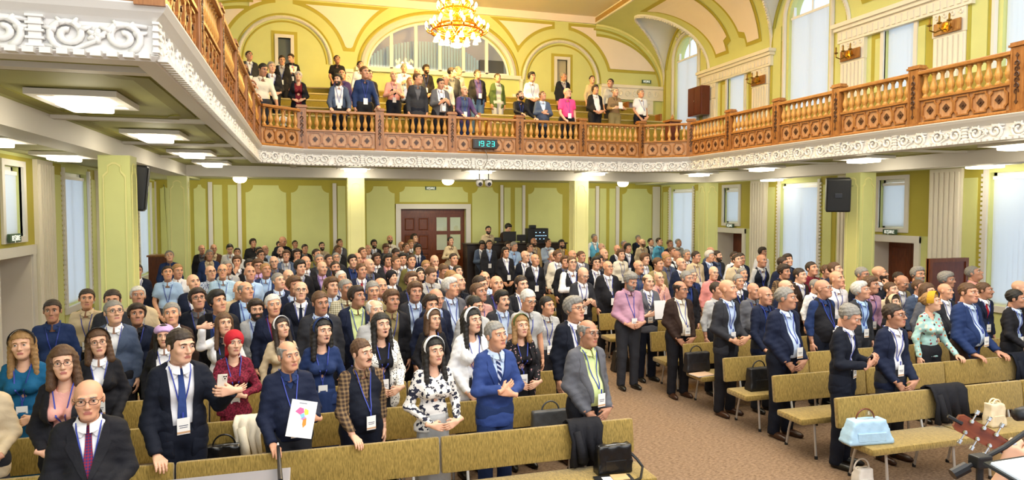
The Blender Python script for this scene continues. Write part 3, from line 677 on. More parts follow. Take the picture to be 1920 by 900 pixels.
# ================================================================= FITTINGS
GOLD=mat('polished_gold','#e0a53a',.25,1); GOLDD=mat('amber_metal','#c9741c',.35,.8)
BULB=mat('warm_bulb','#ffd98a',.3,emit=14); BELL=mat('warm_glass_bell','#ffe7a6',.3,emit=5)
def chandelier():
    Y=17.5; X=float(at_y(857,40,Y)[0]); zb=float(at_y(857,86,Y)[2])
    c=empty('chandelier',(X,Y,zb),label='large golden tiered chandelier with many glowing bulbs',cat='chandelier')
    MB().lathe([(.01,0),(.1,.02),(.16,.1),(.14,.2),(.06,.26),(.05,.4),(.12,.46),(.1,.56),(.04,.62),(.05,.9),(.14,1.0),(.1,1.1),(.04,1.2),(.05,1.5),(.12,1.6),(.03,1.7),(.02,2.3),(.09,2.36),(.1,2.4)],16).build('stem',GOLD,c,smooth=50)
    MB().lathe([(.02,-.05),(.1,-.04),(.14,.03),(.12,.08)],16).build('bottom_bowl',BELL,c,smooth=True)
    bulb=MB().lathe([(.012,-.05),(.03,-.02),(.038,.02),(.025,.055),(.004,.085)],8).mesh('bulb',True)
    bell=MB().lathe([(.02,.09),(.04,.06),(.055,.0),(.075,-.05),(.07,-.055)],10).mesh('glass_bell',True)
    for rad,z,n,ph in ((.8,.42,16,0),(.62,.56,14,.2),(.5,.95,12,.1),(.4,1.15,10,.3),(.32,1.5,8,0)):
        MB().tube([(rad*.82*math.cos(a),rad*.82*math.sin(a),z-.06) for a in np.linspace(0,2*math.pi,33)[:-1]],.03,6,closed=True).build('ring_band',GOLDD,c)
        for k in range(n):
            a=ph+2*math.pi*k/n; u=Vector((math.cos(a),math.sin(a),0))
            arm=MB().tube([tuple(u*r+Vector((0,0,zz))) for r,zz in ((.05,z-.1),(rad*.35,z-.2),(rad*.7,z-.16),(rad*.95,z-.06),(rad,z))],[.02,.018,.016,.016,.022],6).build('arm',GOLD,c)
            link('bulb',bulb,BULB,c,tuple(u*rad+Vector((0,0,z+.06))))
    for rad,z,n in ((.55,.16,10),(.3,.1,6)):
        for k in range(n):
            a=.3+2*math.pi*k/n; u=Vector((math.cos(a),math.sin(a),0))
            MB().tube([tuple(u*r+Vector((0,0,zz))) for r,zz in ((.05,z+.2),(rad*.6,z+.22),(rad,z+.16),(rad,z+.08))],.014,5).build('arm',GOLD,c)
            link('glass_bell',bell,BELL,c,tuple(u*rad+Vector((0,0,z))))
    for k,(z,e) in enumerate(((.3,1500),(1.2,1000))):
        l=bpy.data.lights.new('chandelier_glow','POINT'); l.energy=e; l.color=(1,.68,.2); l.shadow_soft_size=.35; o=bpy.data.objects.new('chandelier_glow',l); COL.objects.link(o); o.location=(0,0,z); o.parent=c
chandelier()
def sconce(y,w):
    X=XR-.12; z=6.29; c=empty('wall_sconce',(X,y,z),label='gilded wall sconce on wooden plate, '+w,cat='sconce',group='wall sconces')
    MB().bev(-.03,0,-.3,.3,-.12,.12,.01).build('back_plate',OAK,c)
    MB().lathe([(.02,-.03),(.09,-.02),(.1,.02),(.02,.03)],12,T(-.05,0,0)@RY(90)).build('rosette',GOLD,c)
    for k in (-1,0,1):
        arm=MB().tube([(-.03,k*.1,-.02),(-.14,k*.16,-.08),(-.22,k*.22,-.03),(-.22,k*.22,.04)],.014,6).build('arm',mat('aged_brass','#8a6a2c',.35,.9),c)
        MB().lathe([(.012,0),(.05,.02),(.045,.035),(.018,.05),(.018,.14),(.004,.17)],8,T(-.22,k*.22,.04)).build('candle_cup',mat('aged_brass','#8a6a2c'),arm,smooth=40)
for y,w in ((16.53,'by the wooden wall box'),(13.15,'between tall and small windows'),(10.63,'past the small window')): sconce(y,w.replace('nearest','close to'))
# clock on the balustrade
p=at_y(906,271,15.85); ck=empty('digital_clock',(p[0],p[1]-.17,p[2]),R(2.6),label='dark digital wall clock with cyan digits reading 19 23',cat='clock')
MB().bev(-.3,.3,-.03,.06,-.115,.115,.012).build('case',mat('brown_black_case','#2a1c18',.4),ck)
MB().box(-.265,.265,-.034,-.03,-.085,.085).build('screen',mat('dark_screen','#071310',.2),ck)
CY=mat('cyan_led','#2fe0d0',.4,emit=1.2)
SEG={'1':'bc','9':'abcdfg','2':'abdeg','3':'abcdg'}
SGB={'a':(-.03,.03,.05,.062),'g':(-.03,.03,-.006,.006),'d':(-.03,.03,-.062,-.05),'b':(.03,.042,.004,.055),'c':(.03,.042,-.055,-.004),'f':(-.042,-.03,.004,.055),'e':(-.042,-.03,-.055,-.004)}
for ch,x in zip('1923',(-.185,-.075,.075,.185)):
    m=MB(); 
    for sg in SEG[ch]: a,b,c_,d=SGB[sg]; m.box(x+a,x+b,-.039,-.033,c_,d)
    m.build('digit',CY,ck)
MB().tube([(0,.02,-.11),(.02,-.02,-.2),(.05,-.04,-.3),(.03,-.04,-.42),(-.02,.02,-.56)],.008,5).build('cable',mat('grey_cable','#6a665c',.6),ck)
for px,q in ((899,'close below the lamp edge'),(916,'closer to the sound desk side')):
    p=at_y(px,343,16.1); c=empty('ceiling_camera',tuple(p),label='white swivel camera hanging under the clock, '+q,cat='camera',group='swivel cameras under the clock')
    MB().lathe([(.02,-.1),(.07,-.07),(.09,0),(.08,.05),(.05,.07)],14).build('body',WHITE,c,smooth=True)
    MB().lathe([(.04,0),(.045,.03),(.03,.04)],12,T(0,-.06,-.03)@RX(90)).build('lens',BLACKP,c)
    MB().lathe([(.012,.06),(.012,3.7-p[2])],6).build('mount_rod',BLACKP,c); MB().box(-.09,.09,-.05,.05,.07,.085).build('mount_plate',BLACKP,c)
# exit signs
SGREEN=mat('exit_sign_body','#3d5a44',.5)
def text(body,size,m,parent,Ml,name='lettering',ext=.003):
    cu=bpy.data.curves.new(name,'FONT'); cu.body=body; cu.size=size; cu.align_x='CENTER'; cu.align_y='CENTER'; cu.extrude=ext; 
    o=bpy.data.objects.new(name,cu); COL.objects.link(o); bpy.context.view_layer.update()
    me=bpy.data.meshes.new_from_object(o.evaluated_get(bpy.context.evaluated_depsgraph_get())); bpy.data.objects.remove(o); me.materials.clear()
    return link(name,me,m,parent,M=Ml)
def exit_sign(loc,rz,where,sc=1):
    e=empty('exit_sign',loc,rz,label='small exit sign reading IEȘIRE '+where,cat='sign'); e.scale=(sc,sc,sc)
    MB().bev(-.24,.24,-.03,.02,-.075,.075,.01).build('plate',SGREEN,e); text('IEȘIRE',.13,mat('sign_letter_white','#f2f6ee',.5,emit=.5),e,T(0,-.034,-.005)@RX(90))
exit_sign((XR-.07,17.85,2.2),-math.pi/2,'over the door beside the far tall window',.75); exit_sign((XR-.07,11.95,2.2),-math.pi/2,'over the door behind the mahogany board',.75)
exit_sign((XL+.075,11.8,2.27),math.pi/2,'over the white-framed doorway with no leaf in sight',.85); p=at_y(807,353,YB); exit_sign((p[0],YB-.05,p[2]),0,'over the glazed double door',.75)
p=at_y(1207,155,YB); exit_sign((p[0],YB-.2,p[2]),0,'on the gallery entablature',.75)
# loudspeakers
def speaker(loc,rz,tilt,lab,anchor):
    s_=empty('loudspeaker',loc,rz,label=lab,cat='speaker')
    Mt=RX(tilt)
    MB().bev(-.23,.23,-.18,.16,-.34,.34,.03,Mt).build('cabinet',BLACKP,s_); MB().box(-.2,.2,-.192,-.178,-.31,.31,Mt).build('grille',mat('speaker_grille','#22252c',.7,bump=.6,bscale=300),s_)
    MB().bev(-.07,.07,-.2,-.185,-.05,.05,.01,Mt).build('badge_plate',mat('speaker_plate','#2f3440',.4),s_)
    q=RZ(-math.degrees(rz))@(Vector(anchor)-Vector(loc)); MB().tube([(0,.1,.1),tuple(Vector((0,.12,.1)).lerp(q,.5)),tuple(q)],.02,6).build('bracket',CHROME,s_)
p=at_y(1571,365,11.55); speaker((p[0],11.55,p[2]),R(-38),8,'black loudspeaker hung high by the yellow column near the wooden doors',(BX1-.15,11.6,p[2]+.2))
p=at_y(250,352,11.5); speaker((p[0],11.5,p[2]),R(98),6,'black loudspeaker hung on the lime column by the blue-lit windows',(BX0+.3,11.15,p[2]+.15))
# upper wooden wall box, little gallery post
p0=at_x(1318,190,XR-.2); w=empty('wall_box',(XR-.29,19.3,p0[2]),label='brown wooden wall box beside the arched gallery window',cat='cabinet')
MB().bev(-.16,.14,-.4,.4,-.45,.45,.015).build('body',BOARD,w); MB().box(-.175,-.16,-.36,-.01,-.41,.41).build('door',BOARD,w); MB().box(-.175,-.16,.01,.36,-.41,.41).build('door',BOARD,w); MB().lathe([(.015,0),(.02,.03)],8,T(-.175,-.04,0)@RY(-90)).build('knob',CHROME,w)
p=at_y(1250,240,15.85); w=empty('gallery_stand',(p[0]+.22,15.95,4.0),label='small wooden gallery pillar with finial near the arched window',cat='stand')
MB().bev(-.14,.14,-.14,.14,0,.95,.01).build('body',BOARD,w); MB().box(-.18,.18,-.18,.18,.95,1.0).build('cap',OAK,w); MB().lathe([(.02,0),(.05,.05),(.03,.1),(.01,.15)],8,T(0,0,1)).build('finial',OAK,w)
# mahogany board, sound desk
a=at_y(1742,485,9.7); b=at_y(1815,488,9.7); w=empty('wooden_board',((a[0]+b[0])/2,9.7,0),label='tall mahogany framed board standing in the side aisle',cat='board'); h=(b[0]-a[0])/2
MB().bev(-h,h,0,.05,0,a[2],.01).build('panel',BOARD,w)
m=MB(); m.box(-h,-h+.07,-.02,.06,0,a[2]); m.box(h-.07,h,-.02,.06,0,a[2]); m.box(-h+.07,h-.07,-.02,.06,a[2]-.07,a[2]); m.build('frame',DOORW,w); MB().box(-h,h,.06,.5,0,.06).build('foot',BOARD,w)
a=at_y(282,482,18.2); b=at_y(308,482,18.2); w=empty('wooden_booth',((a[0]+b[0])/2,18.2,0),label='brown wooden booth in the corner behind the crowd',cat='cabinet'); h=(b[0]-a[0])/2+.05
MB().bev(-h,h,0,.5,0,a[2],.01).build('body',DOORW,w); MB().box(-h-.03,h+.03,-.03,.53,a[2],a[2]+.04).build('top',OAK,w)
DX=[float(at_y(q,456,20.0)[0]) for q in (876,1062)]; DZ=float(at_y(900,457,20.0)[2])
w=empty('sound_desk',((DX[0]+DX[1])/2,20.0,0),label='dark brown raised sound desk counter against the rear wall',cat='desk'); h=(DX[1]-DX[0])/2
DKW=wood('black_brown_wood','#1c120e','#2a1a14',3,2,.4)
MB().bev(-h,h,0,.06,0,DZ-.04,.01).build('front_panel',DKW,w); MB().bev(-h-.03,h+.03,-.05,.62,DZ-.04,DZ,.01).build('desktop',DKW,w)
for x in (-h,h-.05): MB().box(x,x+.05,.06,.6,0,DZ-.04).build('side_panel',DKW,w)
MB().box(DX[0],XR-4,20.75,YB-.05,0,.42).build('operator_platform',CARPET,kind='structure')
def at_desk(px): return float(at_y(px,456,20.25)[0])
for px,ww,hh,lab in ((956,.42,.3,'large black monitor screen back on the sound desk'),(978,.3,.2,'low black monitor next to the equipment rack'),(934,.22,.12,'small black laptop lid on the sound desk by the cream hooded person')):
    mo=empty('monitor',(at_desk(px),20.28,DZ),label=lab,cat='monitor'); MB().bev(-ww/2,ww/2,-.02,.02,.05,.05+hh,.01).build('screen',BLACKP,mo); MB().box(-.03,.03,0,.04,0,.1).build('stand',BLACKP,mo); MB().box(-.1,.1,-.06,.1,0,.012).build('foot',BLACKP,mo)
rk=empty('equipment_rack',(at_desk(1010),20.45,DZ),label='black equipment rack with blue glowing lights on the sound desk',cat='rack')
MB().bev(-.34,.34,-.15,.15,0,.44,.01).build('case',BLACKP,rk); MB().box(-.12,.32,-.16,-.15,.04,.4).build('faceplate',mat('rack_face','#20262e',.4),rk)
ld=mat('rack_led','#9fd0ff',.4,emit=2)
for i in range(6):
    for j in range(3):
        if (i*j+i)%2==0: MB().box(-.09+i*.065,-.06+i*.065,-.166,-.16,.1+j*.1,.12+j*.1).build('indicator_light',ld,rk)
b_=empty('black_box',(at_desk(1002),20.45,DZ+.44),label='small black box on top of the equipment rack',cat='box'); MB().bev(-.1,.1,-.08,.08,0,.1,.015).build('body',BLACKP,b_); MB().box(-.08,.08,-.085,-.078,.02,.08).build('face',mat('rack_face','#20262e'),b_)
# ================================================================= BENCHES
def fabric_bench():
    m=bpy.data.materials.new('mustard_corduroy'); m.use_nodes=True; nt=m.node_tree; b=nt.nodes['Principled BSDF']; tc=nt.nodes.new('ShaderNodeTexCoord')
    mp=nt.nodes.new('ShaderNodeMapping'); mp.inputs['Scale'].default_value=(120,40,25); n=nt.nodes.new('ShaderNodeTexNoise'); n.inputs['Scale'].default_value=1; n.inputs['Detail'].default_value=4
    r=nt.nodes.new('ShaderNodeValToRGB'); e=r.color_ramp.elements; e[0].position=.3; e[1].position=.7; e[0].color=(*lin('#735f22'),1); e[1].color=(*lin('#a98d45'),1)
    L=nt.links.new; L(tc.outputs['Object'],mp.inputs[0]); L(mp.outputs[0],n.inputs['Vector']); L(n.outputs[0],r.inputs[0]); L(r.outputs[0],b.inputs['Base Color']); bp=nt.nodes.new('ShaderNodeBump'); bp.inputs['Strength'].default_value=.35; bp.inputs['Distance'].default_value=.01; L(n.outputs[0],bp.inputs['Height']); L(bp.outputs[0],b.inputs['Normal'])
    b.inputs['Roughness'].default_value=.85; b.inputs['Sheen Weight'].default_value=.3; return m
MUST=fabric_bench(); LEGM=mat('grey_steel_tube','#c9c8c6',.3,.6); RUB=mat('black_rubber_tip','#141414',.7)
ORD=['front','second','third','fourth','fifth','sixth','seventh','eighth','ninth','tenth','eleventh','twelfth','thirteenth','fourteenth','fifteenth','sixteenth','seventeenth','eighteenth','nineteenth','twentieth']
ROWY=lambda k:5.5+.955*k
def bench(x0,x1,k,where):
    h=(x1-x0)/2-.006; bn=empty('bench',((x0+x1)/2,ROWY(k),0),label='mustard upholstered bench with steel legs, %s row, %s'%(ORD[k],where),cat='bench',group='mustard benches')
    MB().bev(-h,h,-.03,.03,-.15,.15,.022,T(0,.0,.67)@RX(-7)).build('backrest',MUST,bn,smooth=30); MB().bev(-h,h,-.47,-.06,.39,.46,.025).build('seat',MUST,bn,smooth=30)
    for s in (-1,1):
        x=s*(h-.22); MB().tube([(x,-.02,.56),(x,-.06,.4),(x,.0,.2),(x,.04,.0)],.013,8).build('leg',LEGM,bn); MB().tube([(x,-.4,.39),(x,-.42,.2),(x,-.44,.0)],.013,8).build('leg',LEGM,bn)
        for y in (.04,-.44): MB().lathe([(.018,0),(.018,.03),(.014,.035)],8,T(x,y,0)).build('leg_tip',RUB,bn)
LU=[(-2.85,-.95),(-.95,1.04),(1.04,2.8)]; RU=[(5.02,6.3),(6.3,7.5),(7.5,8.75),(8.75,10.0)]
LW_=['column-side end','middle unit','aisle end']; RW_=['aisle end across the carpet','second unit from the carpet aisle','third unit from the carpet aisle','unit closest to the wooden doors']
for k in range(10):
    for i,(a,b) in enumerate(LU):
        if k<3: bench(a,b,k,LW_[i]+' of the stage-left block' if 0 else LW_[i]+' of the block by the columns')
    for i,(a,b) in enumerate(RU):
        if k<3 or i==0 or (i==1 and k<6): bench(a,b,k,RW_[i])
# ================================================================= PEOPLE: distance-field modelling
def snets(f,lo,hi,h):
    "surface nets: closed smooth quad mesh of f<0"
    ax=[np.arange(l-h,u+2*h,h,dtype=np.float32) for l,u in zip(lo,hi)]
    X,Y,Z=np.meshgrid(*ax,indexing='ij'); v=f(X,Y,Z).astype(np.float32)
    for q in range(3):
        for e in (0,-1):
            s=[slice(None)]*3; s[q]=e; v[tuple(s)]=np.maximum(v[tuple(s)],h*.5)
    v[v==0]=1e-6; sg=v<0; n=np.array(v.shape)-1
    C={}
    for a in (0,1):
        for b in (0,1):
            for c in (0,1): C[a,b,c]=(slice(a,a+n[0]),slice(b,b+n[1]),slice(c,c+n[2]))
    cnt=np.zeros(n,np.int16); acc=np.zeros((3,*n),np.float32)
    for q in range(3):
        for a in (0,1):
            for b in (0,1):
                p=[a,b]; p.insert(q,0); p2=list(p); p2[q]=1
                v0,v1=v[C[tuple(p)]],v[C[tuple(p2)]]; x=(v0<0)!=(v1<0)
                t=np.where(x,v0/np.where(x,v0-v1,1),0); cnt+=x
                for k in range(3):
                    acc[k]+=t if k==q else np.where(x,np.float32(p[k]),0)
    m=cnt>0; idx=np.full(n,-1,np.int32); idx[m]=np.arange(m.sum()); ii=np.argwhere(m)
    V=np.stack([ax[k][ii[:,k]]+acc[k][m]/cnt[m]*h for k in range(3)],1)
    F=[]
    for q in range(3):
        s0=[slice(None)]*3; s1=[slice(None)]*3; s0[q]=slice(0,-1); s1[q]=slice(1,None)
        A=sg[tuple(s0)]; B=sg[tuple(s1)]; e=np.argwhere(A!=B)
        o=[k for k in range(3) if k!=q]; e=e[(e[:,o[0]]>0)&(e[:,o[1]]>0)&(e[:,o[0]]<n[o[0]])&(e[:,o[1]]<n[o[1]])]
        if not len(e): continue
        def g(d0,d1): w=e.copy(); w[:,o[0]]-=d0; w[:,o[1]]-=d1; return idx[w[:,0],w[:,1],w[:,2]]
        qd=np.stack([g(1,1),g(0,1),g(0,0),g(1,0)],1); ins=A[e[:,0],e[:,1],e[:,2]]
        if q==1: ins=~ins
        qd[~ins]=qd[~ins][:,::-1]; F.append(qd)
    return V,np.concatenate(F) if F else np.zeros((0,4),int)
def cap(P,a,b,ra,rb,sy=1):
    a=np.array(a,np.float32); d=np.array(b,np.float32)-a; x,y,z=P[0]-a[0],(P[1]-a[1])*sy,P[2]-a[2]; d=d*np.array([1,sy,1],np.float32)
    t=np.clip((x*d[0]+y*d[1]+z*d[2])/max(1e-9,float(d@d)),0,1)
    return np.sqrt((x-t*d[0])**2+(y-t*d[1])**2+(z-t*d[2])**2)-(ra+(rb-ra)*t)
def ell(P,c,r):
    x,y,z=[(P[k]-c[k]) for k in range(3)]; k0=np.sqrt((x/r[0])**2+(y/r[1])**2+(z/r[2])**2); k1=np.sqrt((x/r[0]**2)**2+(y/r[1]**2)**2+(z/r[2]**2)**2)+1e-9
    return k0*(k0-1)/k1
def smin(a,b,k): h=np.clip(.5+.5*(b-a)/k,0,1); return b+(a-b)*h-k*h*(1-h)
def smax(a,b,k): return -smin(-a,-b,k)
CACHE={}
def cached(fn):
    def w(*a):
        k=(fn.__name__,)+a
        if k not in CACHE: CACHE[k]=fn(*a)
        return CACHE[k]
    return w
VOX={'n':(.0055,.0055,.013),'m':(.0085,.0085,.017),'f':(.012,.013,.024)}     # head, hand, clothes
def skull(P,sex):
    d=ell(P,(0,.016,.032),(.075,.098,.086)); d=smin(d,ell(P,(0,-.024,-.04),(.06,.068,.08)),.03)
    d=smin(d,ell(P,(0,-.058,-.095),(.03 if sex=='f' else .036,.032,.024)),.03)
    for s in (-1,1):
        d=smin(d,ell(P,(s*.043,-.062,-.022),(.02,.02,.018)),.022)
        d=smin(d,cap(P,(s*.012,-.086,.03),(s*.045,-.074,.031),.011,.009),.012)
    for s in (-1,1): d=smax(d,-ell(P,(s*.031,-.103,.01),(.019,.018,.012)),.012)
    d=smin(d,cap(P,(0,-.088,.014),(0,-.112,-.026),.008,.0125),.01); 
    for s in (-1,1): d=smin(d,ell(P,(s*.012,-.1,-.031),(.009,.012,.008)),.007)
    d=smin(d,cap(P,(-.018,-.089,-.0575),(.018,-.089,-.0575),.0065,.0065),.007); d=smin(d,cap(P,(-.015,-.087,-.07),(.015,-.087,-.07),.0075,.0075),.007)
    for s in (-1,1): d=smin(d,ell(P,(s*.078,.012,-.004),(.009,.019,.031)),.008)
    d=smin(d,cap(P,(0,.02,-.06),(0,.02,-.105),.046 if sex=='f' else .05,.04 if sex=='f' else .044),.03); return d
def ball(c,r,n=8,m=6):
    mb=MB(); mb.lathe([(max(1e-4,r*math.sin(math.pi*i/m)),-r*math.cos(math.pi*i/m)) for i in range(m+1)],n,T(*c)@RX(90),cap=False); return np.array(mb.v),mb.f
@cached
def head_mesh(sex,lod,mouth):
    V,F=snets(lambda *P:skull(P,sex),(-.1,-.13,-.17),(.1,.125,.13),VOX[lod][0])
    c=V[F].mean(1); lips=((c[:,0]/.023)**2+((c[:,2]+.064)/.0125)**2<1)&(c[:,1]<-.08)
    M=np.where(lips,1,0); F=[tuple(q) for q in F]; M=list(M); V=[V]; n=len(V[0])
    def add(v,f,fm):
        nonlocal n
        V.append(np.array(v)); F.extend(tuple(i+n for i in q) for q in f); M.extend(fm); n+=len(v)
    for s in (-1,1):
        v,f=ball((s*.031,-.0795,.0095),.0125); cc=[np.mean([v[i] for i in q],0) for q in f]
        add(v,f,[3 if math.hypot(k[0]-s*.031,k[2]-.0095)<.0062 and k[1]<-.08 else 2 for k in cc])
        mb=MB(); mb.tube([(s*.013,-.0985,.031),(s*.03,-.0965,.0345),(s*.046,-.0835,.029)],[.0035,.0045,.002],5); add(mb.v,mb.f,[4]*len(mb.f))
        mb=MB(); mb.tube([(s*.019,-.0925,.0145),(s*.031,-.0945,.0185),(s*.043,-.086,.0135)],[.0022,.003,.0022],5); add(mb.v,mb.f,[0 if lod=='n' else 4]*len(mb.f))
    if mouth:
        v,f=ball((0,0,0),1); add(v*np.array([.014,.012,.012])+np.array([0,-.088,-.066]),f,[3]*len(f))
    return np.concatenate(V),F,M
def hand_sdf(P,curl):
    d=cap(P,(-.06,0,0),(.015,0,0),.026,.024); 
    for k,y in enumerate((-.031,-.0105,.0105,.031)): d=smin(d,cap(P,(.012,y*.5,0),(.088-abs(k-1.4)*.006,y,0),.017,.0115),.014)
    for k,(y,L) in enumerate(((-.032,.8),(-.011,.97),(.0105,1.04),(.032,.94))):
        p=np.array([.086-abs(k-1.4)*.006,y,0]); a=0
        for j,(l,r0,r1) in enumerate(((.043,.0105,.0095),(.027,.0095,.0085),(.022,.0085,.007))):
            a+=curl*(.55,.75,.5)[j]+.04*k*curl; q=p+np.array([math.cos(a),y*.9,math.sin(a)])*l*L
            d=smin(d,cap(P,p,q,r0,r1),.004); p=q
    return d
def thumb_sdf(P,curl):
    p=np.array([.018,.026,.004]); q=np.array([.05,.052,.012+.018*curl]); r=np.array([.079,.054-.012*curl,.02+.034*curl])
    return smin(cap(P,p,q,.015,.0115),cap(P,q,r,.011,.0085),.006)
@cached
def hand_mesh(curl,lod):
    f=lambda *P: smin(hand_sdf(P,curl),thumb_sdf(P,curl),.008)
    return snets(f,(-.06,-.06,-.035),(.2,.085,.13),VOX[lod][1])
def hand_mats(w,d,nrm,side):
    X=Vector(d).normalized(); Z=Vector(nrm); Z=(Z-X*Z.dot(X)).normalized(); Y=Z.cross(X)
    if side<0: Y=-Y
    return np.array([X,Y,Z]).T,np.array(w)
# poses: per arm (elbow, wrist, hand direction, palm normal, curl); R = person's own right arm (x<0)
def mir(a): return tuple((-q[0],q[1],q[2]) if hasattr(q,'__len__') else q for q in a)
DN=((.208,.035,1.14),(.205,-.03,.885),(-.02,-.12,-1),(-1,.1,0),.45)
RAIL=((.27,-.05,1.15),(.23,-.27,.935),(-.1,-.75,-.55),(0,.35,-1),.35)
CL=((.212,.02,1.13),(.1,-.2,1.0),(-.85,-.2,-.3),(-.1,1,-.1),.55); CL2=((.212,.02,1.13),(.11,-.235,1.015),(-.85,-.1,-.35),(-.1,1,-.1),.6)
LO=((.21,.02,1.14),(.105,-.16,.9),(-.7,-.15,-.65),(-.1,1,-.1),.5); LO2=((.21,.02,1.14),(.11,-.195,.91),(-.75,-.1,-.6),(-.1,1,-.1),.55)
CRa=((.22,-.05,1.15),(.03,-.2,1.17),(-.9,.15,.25),(0,1,0),.4); CRb=((.22,-.05,1.14),(.04,-.225,1.13),(-.9,.2,.3),(0,1,0),.4)
HOLD=((.215,-.03,1.13),(.1,-.27,1.14),(-.5,-.4,.45),(-.55,.2,.6),.75)
PH=((.255,-.07,1.14),(.3,-.29,1.29),(-.96,-.1,.08),(.05,1,0),.85)
HI=((.23,-.23,1.42),(.21,-.34,1.66),(-.96,-.1,.08),(.05,1,0),.85)
CHN=((.17,-.2,1.19),(.07,-.2,1.43),(-.35,.05,.9),(-.2,1,.2),.9)
STP=((.215,-.03,1.13),(.115,-.24,1.05),(-.75,-.35,.45),(-1,.2,-.2),.25)
PAP=((.215,-.04,1.14),(.15,-.27,1.12),(-.75,-.3,.2),(-.2,1,.2),.6)
POSES={'down':(DN,DN),'clasp':(CL,CL2),'low':(LO,LO2),'cross':(CRa,CRb),'railR':(RAIL,DN),'railL':(DN,RAIL),'rail2':(RAIL,RAIL),'hold':(HOLD,HOLD),
 'phoneL':(DN,PH),'phoneLrail':(RAIL,PH),'highR':(HI,DN),'chinR':(CHN,CRa),'steeple':(STP,STP),'paper':(PAP,PAP),'paperrail':(RAIL,PAP)}
def arms(pose): a,b=POSES[pose]; return mir(a),b
SHX={'m':.153,'h':.16,'f':.13}; SHZ=1.425
def torso(P,off,bd):
    w={'m':1,'h':1.1,'f':.88}[bd]; sy=1.18; d=None
    for z,hx,r in ((.9,.06,.108 if bd!='f' else .122),(1.08,.045,.104 if bd!='f' else .09),(1.29,.068,.113),(1.405,SHX[bd]/w-.045,.056),(1.45,.04,.048)):
        c=cap(P,(-hx*w,.012,z),(hx*w,.012,z),r*w**.5+off,r*w**.5+off,sy); d=c if d is None else smin(d,c,.085 if z<1.35 else .055)
    if bd=='h': d=smin(d,ell(P,(0,-.07,1.08),(.14+off,.12+off,.17+off)),.08)
    if bd=='f':
        for s in (-1,1): d=smin(d,ell(P,(s*.068,-.085,1.255),(.058+off,.055+off,.058+off)),.04)
    return d
def sleeve(P,A,side,off,bd,short=False,end=.01):
    e,w=np.array(A[0]),np.array(A[1]); sh=(side*(SHX[bd]-.01),.01,SHZ-.015)
    k={'m':.82,'h':.92,'f':.72}[bd]
    if short:
        m=np.array(sh)+(e-np.array(sh))*.72; dr=(e-np.array(sh))/np.linalg.norm(e-np.array(sh)); d=cap(P,sh,e,.058*k+off,.054*k+off); return smax(d,(P[0]-m[0])*dr[0]+(P[1]-m[1])*dr[1]+(P[2]-m[2])*dr[2],.006)
    d=smin(cap(P,sh,e,.058*k+off,.047*k+off),cap(P,e,w,.046*k+off,.036*k+off),.03); dr=(w-e)/np.linalg.norm(w-e); m=w-dr*end
    pl=(P[0]-m[0])*dr[0]+(P[1]-m[1])*dr[1]+(P[2]-m[2])*dr[2]
    near=np.sqrt((P[0]-w[0])**2+(P[1]-w[1])**2+(P[2]-w[2])**2)<.12
    return np.where(near,np.maximum(d,pl),d)
def vcut(P,kind):
    x,y,z=P
    if kind=='J': w=np.clip((z-1.13)/.33,0,1.2)*.088
    elif kind=='O': w=.055+np.clip((z-.8)/.66,0,1)*.04
    elif kind=='K': w=np.clip((z-1.34)/.12,0,1.2)*.062
    elif kind=='W': w=np.clip((z-1.2)/.26,0,1.2)*.085
    return np.maximum(np.maximum(np.abs(x)-w,y+.01),1.0-0*z-z if kind=='K' else .6-z)
def garment_sdf(P,typ,pose,bd):
    A=arms(pose); x,y,z=P; folds=.0035*np.sin(z*48+x*20)*np.sin(x*26+y*9+z*13)+.002*np.sin(z*95+y*60)
    def sl(d,off,**k):
        for s,a in zip((-1,1),A): d=smin(d,sleeve(P,a,s,off,bd,**k),.035)
        return d
    hem={'J':.79,'O':.77,'S':.99,'T':.99,'K':.9,'B':.88,'W':.9}[typ]; off={'J':.014,'O':.017,'S':.0,'T':.002,'K':.007,'B':.003,'W':.011}[typ]
    d=torso(P,off,bd)
    if typ in 'JO': d=smin(d,cap(P,(-.06,.012,.84),(.06,.012,.84),.121,.121,1.12),.05); d=smin(d,cap(P,(-.058,.008,1.06),(.058,.008,1.06),.116,.116,1.12),.05)
    if typ=='J' or typ=='O': d=sl(d,.014,end=.012)
    elif typ in 'SKB': d=sl(d,.008 if typ!='K' else .012,end=.004)
    elif typ=='T': d=sl(d,.014,short=True)
    d=d+folds; d=np.maximum(d,hem-z-.008*np.sin(x*14))
    d=np.maximum(d,-cap(P,(0,.012,1.43),(0,-.02,1.62),.066,.09))
    if typ in 'JOKW': d=np.maximum(d,-vcut(P,typ))
    return d
@cached
def garment(typ,pose,bd,lod):
    ps=np.array([q for a in arms(pose) for q in a[:2]]); lo=np.minimum(ps.min(0)-.1,[-.3,-.26 if bd=='h' else -.2,.74]); hi=np.maximum(ps.max(0)+.1,[.3,.2,1.53])
    if typ=='W': lo=np.array([-.3,-.26,.86]); hi=np.array([.3,.2,1.53])
    V,F=snets(lambda *P:garment_sdf(P,typ,pose,bd),lo,hi,VOX[lod][2]); return np_mesh('garment',V,F)
def np_mesh(name,V,F,M=None):
    me=bpy.data.meshes.new(name); V=np.asarray(V,np.float32)
    if isinstance(F,np.ndarray):
        me.vertices.add(len(V)); me.vertices.foreach_set('co',V.ravel()); me.loops.add(F.size); me.loops.foreach_set('vertex_index',F.astype(np.int32).ravel()); me.polygons.add(len(F)); me.polygons.foreach_set('loop_start',np.arange(0,F.size,4,dtype=np.int32))
    else: me.from_pydata([tuple(map(float,v)) for v in V],[],[tuple(map(int,q)) for q in F])
    if M is not None: me.polygons.foreach_set('material_index',np.asarray(M,np.int32))
    me.update(); me.validate(); me.shade_smooth(); return me
